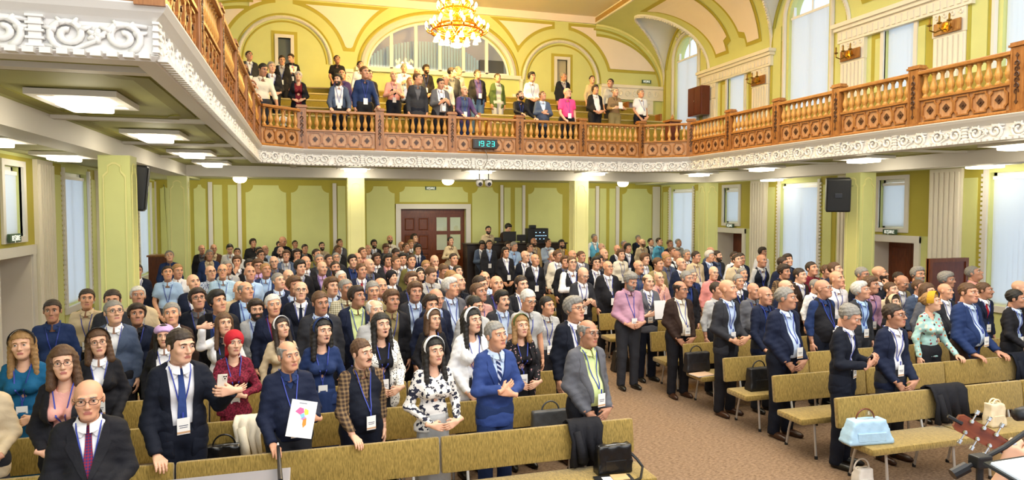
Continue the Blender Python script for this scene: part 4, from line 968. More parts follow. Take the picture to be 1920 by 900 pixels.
@cached
def shirt_core(bd,lod): return np_mesh('shirt',*snets(lambda *P:np.maximum(np.maximum(torso(P,-.002,bd),.95-P[2]),-cap(P,(0,.012,1.44),(0,-.02,1.62),.062,.08)),(-.3,-.26,.9),(.3,.2,1.54),VOX[lod][2]))
@cached
def trousers(bd,lod):
    w={'m':1,'h':1.1,'f':.98}[bd]
    def f(*P):
        d=cap(P,(-.07*w,.012,.95),(.07*w,.012,.95),.122*w,.122*w,1.15)
        for s in (-1,1):
            l=smin(cap(P,(s*.085*w,.012,.9),(s*.1,.0,.5),.1*w,.074),cap(P,(s*.1,.0,.5),(s*.105,.025,.03),.074,.066),.03); d=smin(d,l,.03)
        return np.maximum(np.maximum(d+.002*np.sin(P[2]*40+P[0]*30),P[2]-1.05),.035-P[2])
    return np_mesh('trousers',*snets(f,(-.26,-.2,.02),(.26,.2,1.06),.018 if lod=='n' else .028))
@cached
def skirt(lod,long_):
    b=.12 if long_ else .42
    return np_mesh('skirt',*snets(lambda *P:np.maximum(np.maximum(cap(P,(0,.012,1.0),(0,.015,b),.13,.158,1.15)+.006*np.sin(np.arctan2(P[1],P[0])*9),P[2]-1.04),b-P[2]),(-.3,-.28,.1),(.3,.28,1.06),.02 if lod=='n' else .03))
@cached
def shoe(lod):
    def f(*P): return np.maximum(smin(ell(P,(0,-.06,.03),(.046,.13,.045)),ell(P,(0,.03,.05),(.042,.06,.06)),.03),-P[2])
    return np_mesh('shoe',*snets(f,(-.06,-.2,-.0),(.06,.1,.12),.012 if lod=='n' else .02))
CRC,CRR=(0,.016,.034),(.075,.098,.086)
@cached
def hair_mesh(style,lod):
    vx=VOX[lod][0]*1.25
    def f(*P):
        x,y,z=P; wob=.0022*np.sin(x*190+z*60)*np.sin(y*120)+.002*np.sin(z*150+y*90)
        o={'s':.009,'f':.02,'r':.008,'l':.016,'w':.02,'u':.011,'q':.012,'t':.005}[style]
        d=ell(P,CRC,CRR)-o*(.3+.7*np.clip((y+.085)/.06,0,1))
        if style=='f': d=smin(d,ell(P,(0,-.03,.09),(.066,.06,.045)),.02)
        hl=.062+.004*np.sin(x*70)-.1*np.abs(x); zb=-.022-.95*np.maximum(0,y-.002)
        d=smax(d,np.maximum(np.minimum(hl-z,-.026-.25*np.maximum(0,z)-y),zb-z) if style not in 'lwu' else np.minimum(.058-z,-.04-y),.004)
        if style in 'sfrt': d=smax(d,-.09-z,.01)
        if style in 'rq': d=smax(d,-ell(P,(0,-.045 if style=='q' else -.02,.115),(.068,.095 if style=='q' else .1,.075)),.01)
        if style=='r': d=smax(d,z-.075,.01)
        if style=='l' or style=='w':
            L=-.27 if style=='l' else -.17
            for s in (-1,1):
                d=smin(d,cap(P,(s*.074,.008,.03),(s*.092,-.002,L),.03,.034 if style=='w' else .026),.03)
            d=smin(d,cap(P,(-.03,.075,.0),(-.04,.085,L),.05,.045),.03); d=smin(d,cap(P,(.03,.075,.0),(.04,.085,L),.05,.045),.03)
            d=smax(d,-ell(P,(0,-.12,-.03),(.062,.1,.1)),.008)
        if style=='u': d=smin(d,ell(P,(0,.12,.03),(.04,.035,.04)),.015)
        return d+wob
    z0=-.31 if style=='l' else -.22 if style=='w' else -.12
    return np_mesh('hair',*snets(f,(-.14,-.14,z0),(.14,.17,.15),vx if style not in 'lw' else vx*1.25))
@cached
def beard_mesh(full,lod):
    def f(*P):
        x,y,z=P; d=ell(P,(0,-.026,-.045),(.065,.073,.084)); d=smin(d,ell(P,(0,-.06,-.098),(.042,.037,.03)),.03); d=smax(d,z+.03+.35*(np.abs(x)<.0)*0-.55*np.maximum(np.abs(x)-.03,0),.006); d=smax(d,y-.03,.01)
        d=smax(d,-ell(P,(0,-.1,-.066),(.024,.03,.013)),.004); d=smax(d,-ell(P,(0,-.115,-.025),(.034,.03,.022)),.004); return d
    return np_mesh('beard',*snets(f,(-.09,-.12,-.14),(.09,.04,0),VOX[lod][0]))
@cached
def kerchief(lod):
    def f(*P):
        d=ell(P,CRC,tuple(r+.017 for r in CRR)); d=smin(d,cap(P,(0,.07,-.03),(0,.06,-.13),.07,.07),.03); d=smax(d,-ell(P,(0,-.13,-.035),(.067,.095,.105)),.006); return smax(d,-(P[2]+.1+1.1*P[1]*.6),.01)
    return np_mesh('kerchief',*snets(f,(-.12,-.14,-.17),(.12,.17,.15),VOX[lod][0]*1.3))
@cached
def beret(lod): return np_mesh('beret',*snets(lambda *P:smax(smin(ell(P,(0,.035,.06),(.105,.115,.075)),ell(P,(0,.0,.05),(.09,.11,.06)),.02),-(P[2]-.01+.6*P[1]),.01),(-.13,-.13,-.1),(.13,.17,.16),VOX[lod][0]*1.3))
@cached
def headband(tall):
    m=MB(); n=18; w=.022*tall
    for i in range(n):
        for j in (0,1):
            pass
    v=[]; f=[]
    for i in range(n+1):
        a=math.pi*(-.12+1.24*i/n)
        for k,(dy,o) in enumerate(((-w,.019),(-w*.5,.026),(w*.5,.026),(w,.019))):
            v.append(((CRR[0]+o)*math.cos(a),-.012+dy-.015*math.sin(a),CRC[2]+(CRR[2]+o)*math.sin(a)))
    for i in range(n): f+=[(i*4+k,i*4+k+1,i*4+k+5,i*4+k+4) for k in range(3)]
    m.add(v,f); return m.mesh('headband',True)
@cached
def glasses():
    m=MB()
    for s in (-1,1):
        m.tube([(s*.032+.024*math.copysign(abs(math.cos(t))**.7,math.cos(t)),-.109+.006*abs(math.cos(t)),.006+.016*math.copysign(abs(math.sin(t))**.7,math.sin(t))) for t in np.linspace(0,2*math.pi,17)[:-1]],.0018,5,closed=True)
        m.tube([(s*.056,-.103,.012),(s*.076,-.06,.014),(s*.08,.01,.012)],.0018,5)
    m.tube([(-.009,-.111,.008),(0,-.113,.011),(.009,-.111,.008)],.0018,5); return m.mesh('glasses',True)
@cached
def mustache():
    m=MB(); m.tube([(-.03,-.084,-.062),(-.014,-.098,-.05),(0,-.102,-.047),(.014,-.098,-.05),(.03,-.084,-.062)],[.003,.007,.0065,.007,.003],6); return m.mesh('mustache',True)
# ---- things lying on the front of the torso
@cached
def fronty(key,bd):
    off={'core':-.002,'J':.014,'O':.017,'S':.0,'T':.002,'K':.007,'B':.003,'W':.011}[key]
    xs=np.linspace(-.2,.2,41,dtype=np.float32); zs=np.linspace(.85,1.52,68,dtype=np.float32); ys=np.linspace(-.34,.1,89,dtype=np.float32)
    X,Y,Z=np.meshgrid(xs,ys,zs,indexing='ij'); d=torso((X,Y,Z),off,bd)<0; return np.where(d.any(1),ys[d.argmax(1)],.0)
def fy(key,bd,x,z):
    g=fronty(key,bd); i=min(39.999,max(0,(x+.2)/.01)); j=min(66.999,max(0,(z-.85)/.01)); a,b=int(i),int(j); u,w=i-a,j-b
    return float((g[a,b]*(1-u)+g[a+1,b]*u)*(1-w)+(g[a,b+1]*(1-u)+g[a+1,b+1]*u)*w)
def decal(rows,key,bd,off,nx=2,thick=.012,ymax=.02):
    "rows of (xl,xr,z) laid over the chest, with edges turned in"
    m=MB(); v=[]; f=[]; n=nx+1
    for xl,xr,z in rows:
        for k in range(n): x=xl+(xr-xl)*k/nx; v.append((x,min(ymax,fy(key,bd,x,z))-off,z))
    N=len(v); v+=[(x,y+thick,z) for x,y,z in v]; R_=len(rows)
    for i in range(R_-1):
        for k in range(nx): a=i*n+k; f.append((a,a+1,a+n+1,a+n))
        for k in (0,nx): a=i*n+k; f.append((a,a+n,a+n+N,a+N))
    for i in (0,R_-1):
        for k in range(nx): a=i*n+k; f.append((a,a+1,a+1+N,a+N))
    m.add(v,f); return m
@cached
def lapels(bd,kind):
    m=MB(); zb=1.13 if kind=='J' else 1.0
    for s in (-1,1):
        rows=[]
        for k in range(12):
            t=k/11; z=zb+t*(1.46-zb); w=(np.clip((z-1.13)/.33,0,1.2)*.088 if kind=='J' else .055+np.clip((z-.8)/.66,0,1)*.04); L=.012+.062*math.sin(min(1,t*1.25)*math.pi/2) if t<.78 else .05-.1*(t-.78)
            if .7<t<.8: L*=.7
            a,b=s*(w-.004),s*(w+L); rows.append((min(a,b),max(a,b),z))
        q=decal(rows,kind,bd,.012,thick=.02); m.add(q.v,q.f)
    return m.mesh('lapel',60)
@cached
def tie_mesh(bd,z0): 
    rows=[(-.006,.006,z0-.03),(-.034,.034,z0+.03),(-.031,.031,z0+.1),(-.022,.022,1.3),(-.016,.016,1.415),(-.024,.024,1.42),(-.019,.019,1.455)]; rows=[r for r in rows]
    return decal(rows,'core',bd,.012).mesh('tie',60)
@cached
def collar(bd):
    m=MB(); v=[]; f=[]; n=20
    for i in range(n+1):
        a=-math.pi/2+.12+(2*math.pi-.24)*i/n; c,s=math.cos(a),math.sin(a); fr=max(0,-s)
        v+=[(.062*c,.014+.066*s-.004*fr,1.505-.03*fr),(.07*c,.012+.076*s-.012*fr,1.50-.035*fr),(.083*c,.01+.088*s-.022*fr,1.465-.045*fr)]
    for i in range(n): f+=[(i*3+k,i*3+k+1,i*3+k+4,i*3+k+3) for k in (0,1)]
    m.add(v,f); 
    for s in (-1,1):
        z=1.46; p=[(s*.012,1.452),(s*.062,1.455),(s*.05,1.395)]
        rows=[(*sorted((s*.04,s*.054)),1.388),(*sorted((s*.018,s*.06)),1.42),(*sorted((s*.008,s*.06)),1.462)]; q=decal(rows,'core',bd,.014,ymax=-.055); m.add(q.v,q.f)
    return m.mesh('collar',60)
@cached
def lanyard(bd,key):
    m=MB()
    for s in (-1,1):
        v=[]; f=[]
        pts=[(.07,1.475),(.066,1.44),(.055,1.38),(.042,1.31),(.028,1.24),(.014,1.17),(.003,1.125)]
        for k,(x,z) in enumerate(pts):
            kk='core' if key in 'JO' and x<.05 else key
            for o in (-.0045,.0045): y=fy(kk,bd,s*(x+o),min(z,1.44))-.014; v.append((s*(x+o),y if k else y+.04,z))
        v.append((s*.07,.07,1.5)); v.append((s*.058,.07,1.505))
        N=len(v); v+=[(x,y+.004,z) for x,y,z in v]; f=[(2*i,2*i+1,2*i+3,2*i+2) for i in range(6)]+[(0,1,N-1,N-2)]+[(2*i,2*i+2,N+2*i+2,N+2*i) for i in range(6)]+[(2*i+1,2*i+3,N+2*i+3,N+2*i+1) for i in range(6)]; m.add(v,f)
    y=fy(key,bd,0,1.11)-.02; m.box(-.006,.006,y-.003,y+.003,1.085,1.13); return m.mesh('lanyard')
@cached
def badge(bd,key): y=min(fy(key,bd,0,1.09),fy(key,bd,0,.98))-.02; return MB().bev(-.043,.043,y-.004,y,.965,1.09,.0015).mesh('badge'),y
@cached
def badge_print(bd,key):
    y=badge(bd,key)[1]; m=MB(); m.box(-.03,.03,y-.0052,y-.004,1.03,1.036); m.box(-.026,.026,y-.0052,y-.004,1.015,1.02); return m.mesh('badge_print'),MB().box(-.043,.043,y-.0053,y-.004,.972,.988).mesh('badge_stripe')
# ================================================================= PEOPLE: cloth, assembly, labels
PAL={'black':'#1b1b21','navy':'#182038','dnavy':'#111624','blue':'#22345f','royal':'#30457f','sky':'#a9c6ea','lblue':'#c2d4ee','slate':'#4a5770','grey':'#5f6067','lgrey':'#b4b4b4','dgrey':'#2f3036','white':'#efeef0','cream':'#e6ddca','beige':'#cfbb9a','tan':'#b59767','brown':'#55392b','dbrown':'#32231e','olive':'#6b6638','khaki':'#8f8058','green':'#4c5e30','pink':'#e4a79b','salmon':'#d98d88','hotpink':'#e84a8c','mauve':'#b58aa0','lilac':'#c3a2d2','purple':'#4b3b6b','maroon':'#6f1c2c','red':'#b3222f','mustard':'#c79a2c','mint':'#a9cdc6','lime':'#cfdc9b','cyan':'#63b4e0','denim':'#46628a','teal':'#175c86'}
WORDS={'dnavy':'dark navy','royal':'royal blue','sky':'sky blue','lblue':'pale blue','slate':'slate blue','lgrey':'light grey','dgrey':'charcoal','dbrown':'dark brown','hotpink':'bright pink','lime':'pale lime'}
HAIRC={'k':'#17130f','d':'#2b1d14','n':'#553a24','y':'#9a7548','g':'#84817c','w':'#c8c5bf'}
def nodes(name):
    m=bpy.data.materials.new(name); m.use_nodes=True; return m,m.node_tree,m.node_tree.nodes['Principled BSDF']
def cloth(c):
    k='cloth_'+c
    if k in MC: return MC[k]
    m,nt,b=nodes(k); MC[k]=m; L=nt.links.new; tc=nt.nodes.new('ShaderNodeTexCoord'); O=tc.outputs['Object']
    b.inputs['Roughness'].default_value=.8; b.inputs['Specular IOR Level'].default_value=.25
    def ramp(src,stops):
        r=nt.nodes.new('ShaderNodeValToRGB'); r.color_ramp.interpolation='CONSTANT'; e=r.color_ramp.elements
        while len(e)<len(stops): e.new(.5)
        for q,(p,col) in zip(e,stops): q.position=p; q.color=(*lin(col),1)
        L(src,r.inputs[0]); return r.outputs[0]
    def wave(ax,sc):
        w=nt.nodes.new('ShaderNodeTexWave'); w.bands_direction=ax; w.inputs['Scale'].default_value=sc; L(O,w.inputs['Vector']); return w.outputs['Fac']
    def mix(f,a,bb):
        x=nt.nodes.new('ShaderNodeMix'); x.data_type='RGBA'
        (L(f,x.inputs[0]) if not isinstance(f,float) else setattr(x.inputs[0],'default_value',f))
        for i,q in ((6,a),(7,bb)): (L(q,x.inputs[i]) if not isinstance(q,str) else setattr(x.inputs[i],'default_value',(*lin(q),1)))
        return x.outputs[2]
    PT={'check_blue':('#dfe5f2','#2a3f7d',14),'check_beige':('#d9d2bb','#8d8763',12),'check_grey':('#d8d6d2','#6f6d70',16),'check_pink':('#e3b6ad','#b3746f',16),'check_tan':('#a98f6b','#6e5638',14),'plaid_brown':('#3d2f28','#8a7050',9),'plaid_red':('#8b2238','#20306b',18),'check_sky':('#dbe9f5','#5aa4d8',14)}
    if c in PT:
        a,d,s=PT[c]; col=mix(.5,ramp(wave('X',s),[(0,a),(.6,d)]),ramp(wave('Z',s),[(0,a),(.6,d)]))
    elif c.startswith('stripe'):
        a,d=('#dfdcd6','#2b3566') if 'white' in c else ('#22305f','#c9cfe2')
        col=ramp(wave('DIAGONAL',11),[(0,a),(.62,d)])
    elif c in ('floral_bw','floral_mint','floral_black','polka','pattern_blue','polka_white'):
        v=nt.nodes.new('ShaderNodeTexVoronoi'); v.inputs['Scale'].default_value={'floral_bw':34,'floral_mint':20,'floral_black':16,'polka':48,'pattern_blue':40,'polka_white':40}[c]; n=nt.nodes.new('ShaderNodeTexNoise'); n.inputs['Scale'].default_value=26
        L(O,n.inputs['Vector']); L(O,v.inputs['Vector'])
        if c=='floral_bw': col=ramp(n.outputs[0],[(0,'#2b2d3d'),(.46,'#e7e2dc')])
        elif c=='floral_mint':
            s=nt.nodes.new('ShaderNodeSeparateColor'); L(v.outputs['Color'],s.inputs[0]); fl=ramp(s.outputs[0],[(0,'#8e2c3b'),(.25,'#e6d9c4'),(.5,'#c4793c'),(.7,'#3a3440'),(.85,'#b9566a')]); col=mix(ramp(v.outputs['Distance'],[(0,'#000000'),(.33,'#ffffff')]),fl,'#a4c9c4')
        elif c=='floral_black': col=mix(ramp(n.outputs[0],[(0,'#ffffff'),(.36,'#000000')]),'#17161b','#b08a8c')
        else: col=ramp(v.outputs['Distance'],[(0,'#1f2430'),(.3,'#e9e6e0')] if c=='polka' else [(0,'#34508c'),(.34,'#c8d2e6')])
    elif c=='lace_maroon':
        n=nt.nodes.new('ShaderNodeTexNoise'); n.inputs['Scale'].default_value=55; L(O,n.inputs['Vector']); col=ramp(n.outputs[0],[(0,'#5a1524'),(.5,'#84233a')])
    else: col=None; b.inputs['Base Color'].default_value=(*lin(PAL[c]),1); m.diffuse_color=(*lin(PAL[c]),1)
    if col is not None: L(col,b.inputs['Base Color'])
    n=nt.nodes.new('ShaderNodeTexNoise'); n.inputs['Scale'].default_value=9; n.inputs['Detail'].default_value=3; n.inputs['Distortion'].default_value=1.2; L(O,n.inputs['Vector'])
    bp=nt.nodes.new('ShaderNodeBump'); bp.inputs['Strength'].default_value=.4; bp.inputs['Distance'].default_value=.018; L(n.outputs[0],bp.inputs['Height']); L(bp.outputs[0],b.inputs['Normal']); return m
def cword(c):
    c=c.replace('check_','checked ').replace('plaid_','plaid ').replace('floral_bw','black-and-white floral').replace('floral_mint','mint floral').replace('floral_black','black floral').replace('polka','dotted').replace('pattern_','patterned ').replace('lace_','lace ').replace('stripe_white','striped').replace('stripe_navy','striped')
    return WORDS.get(c,c)
SKINS=[]
for i,h in enumerate(('#d69f80','#c8947a','#dfae92','#b8866c')):
    s=mat('skin_tone_%d'%i,h,.5,noise=.07,nscale=14,spec=.35); s.node_tree.nodes['Principled BSDF'].inputs['Subsurface Weight'].default_value=.08; s.node_tree.nodes['Principled BSDF'].inputs['Subsurface Radius'].default_value=(.02,.008,.004); SKINS.append(s)
LIP=mat('lip_skin','#b06a5e',.45); EYEW=mat('eye_white','#e8e2dc',.25); IRIS=mat('dark_iris','#1c120d',.2)
HAIR={k:mat('hair_'+k,v,.55,noise=.25,nscale=60,bump=.5,bscale=180) for k,v in HAIRC.items()}
LANY=mat('blue_lanyard','#2d3f9e',.6); BADG=mat('white_badge','#f3f1ee',.35); BPR=mat('badge_ink','#5d6070',.6); BST=mat('badge_orange','#c9a27e',.6); SHOE=mat('black_leather','#15130f',.3); SHOEB=mat('brown_leather','#3a2113',.3); GLF=mat('dark_glasses_frame','#2a2422',.3,.3)
PHONE=mat('phone_case','#cfc6bb',.3); PHB=mat('phone_black','#101114',.2); PAPER=mat('white_paper','#f0eef0',.6)
ROWP=lambda k:ROWY(k)+.34
LABELS={}; PEOPLE=[]
def tube_np(pts,rad,n=10): m=MB(); m.tube(pts,rad,n); return np.array(m.v),m.f
def body_mesh(pose,bd,sex,lod,yaw,pitch,roll,mouth,fw,leg):
    V=[];F=[];M=[];n=0
    def add(v,f,m):
        nonlocal n
        V.append(np.asarray(v,float)); F.extend(tuple(int(i)+n for i in q) for q in f); M.extend(m if hasattr(m,'__len__') else [m]*len(f)); n+=len(v)
    hv,hf,hm=head_mesh(sex,lod,mouth); Mh=np.array(head_matrix(yaw,pitch,roll,sex,fw)); add(hv@Mh[:3,:3].T+Mh[:3,3],hf,hm)
    r=.05 if sex=='f' else .058
    add(*tube_np([(0,.012,1.575),(0,.02,1.52),(0,.024,1.47),(0,.022,1.42),(0,.02,1.38)],[r*.88,r*.9,r*.98,r*1.2,r*1.1],14),0)
    add(*tube_np([(0,.02,1.42),(0,.02,1.25),(0,.01,1.0),(0,.01,.9)],[.06,.06,.055,.06],12),0)      # trunk under the clothes
    for s,A in zip((-1,1),arms(pose)):
        e,w=Vector(A[0]),Vector(A[1]); k=.85 if sex=='f' else 1
        sh=Vector((s*(SHX[bd]-.01),.01,SHZ-.015)); dr=Vector(A[2]).normalized()
        add(*tube_np([sh,sh.lerp(e,.5),sh.lerp(e,.93),e.lerp(w,.12),e.lerp(w,.45),w],[.042*k,.04*k,.035*k,.036*k,.033*k,.025*k],12),0)
        Hm,w0=hand_mats(w,A[2],A[3],s); hs=.95 if sex=='m' else .86; v,f=hand_mesh(A[4],lod); v=v.copy()
        v=(v*hs)@Hm.T+w0
        add(v,f if s>0 else f[:,::-1],0)
        if leg: add(*tube_np([(s*.06,.01,.92),(s*.08,0,.5),(s*.09,.02,.38),(s*.1,.03,.06)],[.05,.045,.05,.033],10),0)
    return np_mesh('body',np.concatenate(V),F,M)
def head_matrix(yaw,pitch,roll,sex,fw):
    k=1.06 if sex=='m' else 1.02
    return T(0,-.005,1.56)@RZ(yaw)@RX(-pitch)@RY(roll)@T(0,-.02,.066)@Matrix.Diagonal((k*fw,k,k,1))
POSEW={'down':'','clasp':'hands clasped','low':'hands clasped low','cross':'arms folded','railR':'one hand on the rail in front','railL':'one hand on the rail in front','rail2':'both hands on the rail in front','hold':'looking at a phone','phoneL':'holding up a phone','phoneLrail':'holding up a phone','highR':'raising a phone overhead','chinR':'hand at chin','steeple':'fingertips together','paper':'holding paper','paperrail':'holding a colour map leaflet'}
def describe(o):
    t,c=o['typ'],o['cols']; w=[cword(q) for q in c]
    if t in 'JO':
        s='%s jacket'%w[0]+(' over %s %s'%(w[1],'top' if o['sex']=='f' else 'shirt') if len(w)>1 else ''); s+=' with %s tie'%w[2] if len(w)>2 else ''
    elif t=='S': s=w[0]+' shirt'
    elif t=='T': s=w[0]+' short-sleeved shirt'
    elif t=='K': s=w[0]+' sweater'
    elif t=='B': s=w[0]+(' dress' if o.get('dress') else ' blouse')
    elif t=='V': s='%s vest over %s shirt'%(w[0],w[1])
    if o.get('hb'): s+=' and %s headband'%o['hb']
    if o.get('sc'): s+=' and %s headscarf'%o['sc']
    if o.get('be'): s+=' and %s beret'%o['be']
    if 'G' in o['ex']: s+=', glasses'
    if POSEW[o['pose']]: s+=', '+POSEW[o['pose']]
    return s
def person(o):
    sex,bd,lod,pose,typ,cols=o['sex'],o['bd'],o['lod'],o['pose'],o['typ'],o['cols']
    h=o['h']; s=h/1.752; fw=o['fw']; E=empty('person',o['loc'],o['rot']); E.scale=(s*o['w'],s*o['w'],s)
    skin=SKINS[o['skin']]; hc=HAIR[o['hc']]; skirt_=sex=='f' and not o.get('tr')
    me=body_mesh(pose,bd,sex,lod,o['yaw'],o['pitch'],o['roll'],o.get('mo',0),fw/o['w']**.7,skirt_)
    for m in (skin,LIP,EYEW,IRIS,hc): me.materials.append(m)
    link('body',me,None,E)
    HM=head_matrix(o['yaw'],o['pitch'],o['roll'],sex,fw/o['w']**.7)
    def hd(n,me,m): return link(n,me,m,E,M=HM)
    if o['hs']!='b': hd('hair',hair_mesh(o['hs'],lod),hc)
    if 'B' in o['ex']: hd('beard',beard_mesh(1,lod),hc)
    if 'M' in o['ex']: hd('mustache',mustache(),hc)
    if 'G' in o['ex']: hd('glasses',glasses(),GLF)
    if o.get('hb'): hd('headband',headband(2 if o.get('wide') else 1),cloth(o['hb']))
    if o.get('sc'): hd('headscarf',kerchief(lod),cloth(o['sc']))
    if o.get('be'): hd('beret',beret(lod),cloth(o['be']))
    C0=cloth(cols[0]); C1=cloth(cols[1]) if len(cols)>1 else C0; key=typ if typ!='V' else 'W'
    if typ in 'JO':
        link('jacket',garment(typ,pose,bd,lod),C0,E); link('shirt' if sex=='m' else 'top',shirt_core(bd,lod),C1,E)
        if lod!='f': link('lapel',lapels(bd,typ),C0,E)
        if not o.get('nc'): link('shirt_collar',collar(bd),C1,E)
        if len(cols)>2: link('tie',tie_mesh(bd,1.12 if typ=='J' else 1.0),cloth(cols[2]),E)
    elif typ in 'STB':
        link({'S':'shirt','T':'shirt','B':'dress' if o.get('dress') else 'blouse'}[typ],garment(typ,pose,bd,lod),C0,E)
        if typ!='B': link('shirt_collar',collar(bd),C0,E)
    elif typ=='K':
        link('sweater',garment('K',pose,bd,lod),C0,E); link('shirt',shirt_core(bd,lod),C1,E)
        if len(cols)>1: link('shirt_collar',collar(bd),C1,E)
    elif typ=='V':
        link('shirt',garment('S',pose,bd,lod),C1,E); link('vest',garment('W','down',bd,lod),C0,E); link('shirt_collar',collar(bd),C1,E)
    bc=cloth(o.get('bt') or (cols[0] if typ=='B' and o.get('dress') else random.choice(['black','dnavy','dgrey','black'])))
    if skirt_: link('skirt',skirt(lod,o.get('lg',0)),bc,E)
    else: link('trousers',trousers(bd,lod),bc,E)
    for q in (-1,1): link('shoe',shoe(lod),SHOE if o['skin']%3 else SHOEB,E,(q*.105,0,0),(0,0,R(8*q)))
    if not o.get('nb'):
        link('lanyard',lanyard(bd,key),LANY,E); b=link('badge',badge(bd,key)[0],BADG,E)
        if lod!='f': p,q=badge_print(bd,key); link('badge_print',p,BPR,b); link('badge_stripe',q,BST,b)
    o['obj']=E; o['desc']=describe(o); PEOPLE.append(o); return E
def hand_point(o,side,along=.07,palm=.02):
    A=arms(o['pose'])[0 if side<0 else 1]; Hm,w=hand_mats(A[1],A[2],A[3],side); q=np.array([along,0,palm])@Hm.T+w; o['obj'].matrix_basis; 
    M=Matrix.LocRotScale(o['obj'].location,o['obj'].rotation_euler,o['obj'].scale); return M@Vector(q),M.to_3x3().normalized()@Vector(Hm[:,0]),M.to_3x3().normalized()@Vector(Hm[:,2])
TYPES=set('JOSTKBV')
def parse(line):
    f=line.split(); o=dict(px=float(f[0]),py=float(f[1])); hr=f[2]; o['hs'],o['hc'],o['ex']=hr[0],hr[1] if len(hr)>1 else 'n',hr[2:]
    t,c=f[3].split(':'); o['typ']=t; o['cols']=c.split('/'); o['pose']='down'; o['sex']='m'
    if o['hs'] in 'lwu': o['sex']='f'
    for q in f[4:]:
        if q in POSES: o['pose']=q
        elif '=' in q: k,v=q.split('='); o[k]=float(v) if k not in ('hb','sc','be','bt','bd') else v
        else: o[q]=1
    if o.get('fem'): o['sex']='f'
    return o
def set_depth(o,Y):
    p=at_y(o['px'],o['py'],Y); o['loc']=(float(p[0]),float(Y),o['z']); o['h']=float(p[2]-o['z'])
def depth_for(o,h,lo,hi):
    d=ray(o['px'],o['py']); t=(h+o['z']-CAMZ)/d[2]; return float(min(hi,max(lo,d[1]*t)))
PLACED=[]
def rail_y(x): return 15.62+.38*min(1,max(0,(x+.05)/8.35)) if x<8.3 else 16.0-.8*min(1,(x-8.3)/.98)
def rest_hands(o):
    "put the hands of a rail pose on top of the bench back or handrail in front"
    sw,s=o['h']/1.752*o['w'],o['h']/1.752; p=o['pose']; A=list(POSES[p]); r=o['rot']
    if o['where']=='floor': ty,tz=ROWY(int(o['k']))+.055,.872
    elif o['where']=='gallery': ty,tz=rail_y(o['loc'][0])-.008,ZFT+.91
    else: ty,tz=None,ZFT+.91
    for n,sd in ((0,-1),(1,1)):
        if A[n] is not RAIL: continue
        lx=sd*.19; hx=o['loc'][0]+sw*lx*math.cos(r); tz_,ty_=tz,ty
        if o['where']=='gallery' and min(abs(hx-(-.05+1.67*q)) for q in range(6))<.19: tz_=ZFT+1.005
        if o['where']=='floor' and int(o['k'])==1 and hx>float(at_y(1880,690,6.455)[0]): tz_,ty_=tz+.04,ty-.03
        if ty is not None: ly=((ty_-o['loc'][1])/sw-lx*math.sin(r))/max(.5,math.cos(r))
        else: ly=-((RXL+.008)-o['loc'][0])/sw
        ly=min(-.2,max(-.44,ly)); wz=(tz_-o['loc'][2])/s; w=Vector((abs(lx),ly,wz)); sh=Vector((SHX[o['bd']],.01,1.41)); el=sh.lerp(w,.5)+Vector((.045,.07,-.07))
        A[n]=(tuple(el),tuple(w),(-.08,-1,-.22),(0,-.2,-1),.62)
    key='%s_%d'%(p,len(POSES)); POSES[key]=tuple(A); POSEW[key]=POSEW[p]; o['pose']=key
def finish(o,lod,yaw0,pitch0):
    rs=random.Random(int(o['px']*7+o['py']*131))
    o['lod']=lod; o['bd']=o.get('bd') or ('f' if o['sex']=='f' else ('h' if rs.random()<.3 else 'm')); o['w']=o.get('w') or rs.uniform(.98,1.07); o['fw']=o.get('fw') or rs.uniform(.95,1.06)
    o['skin']=int(o.get('sk',rs.choice([0,0,1,2,2,3]) if o['sex']=='m' else 2)); o['rot']=R(o.get('rot',yaw0*.4+rs.uniform(-8,8))); o['yaw']=o.get('yaw',yaw0+rs.uniform(-16,16))-math.degrees(o['rot']); o['pitch']=o.get('pitch',pitch0+rs.uniform(-6,8)); o['roll']=rs.uniform(-4,4)
    if 'rail' in o['pose'] and o['where'] in ('floor','gallery','side'): rest_hands(o)
    return person(o)
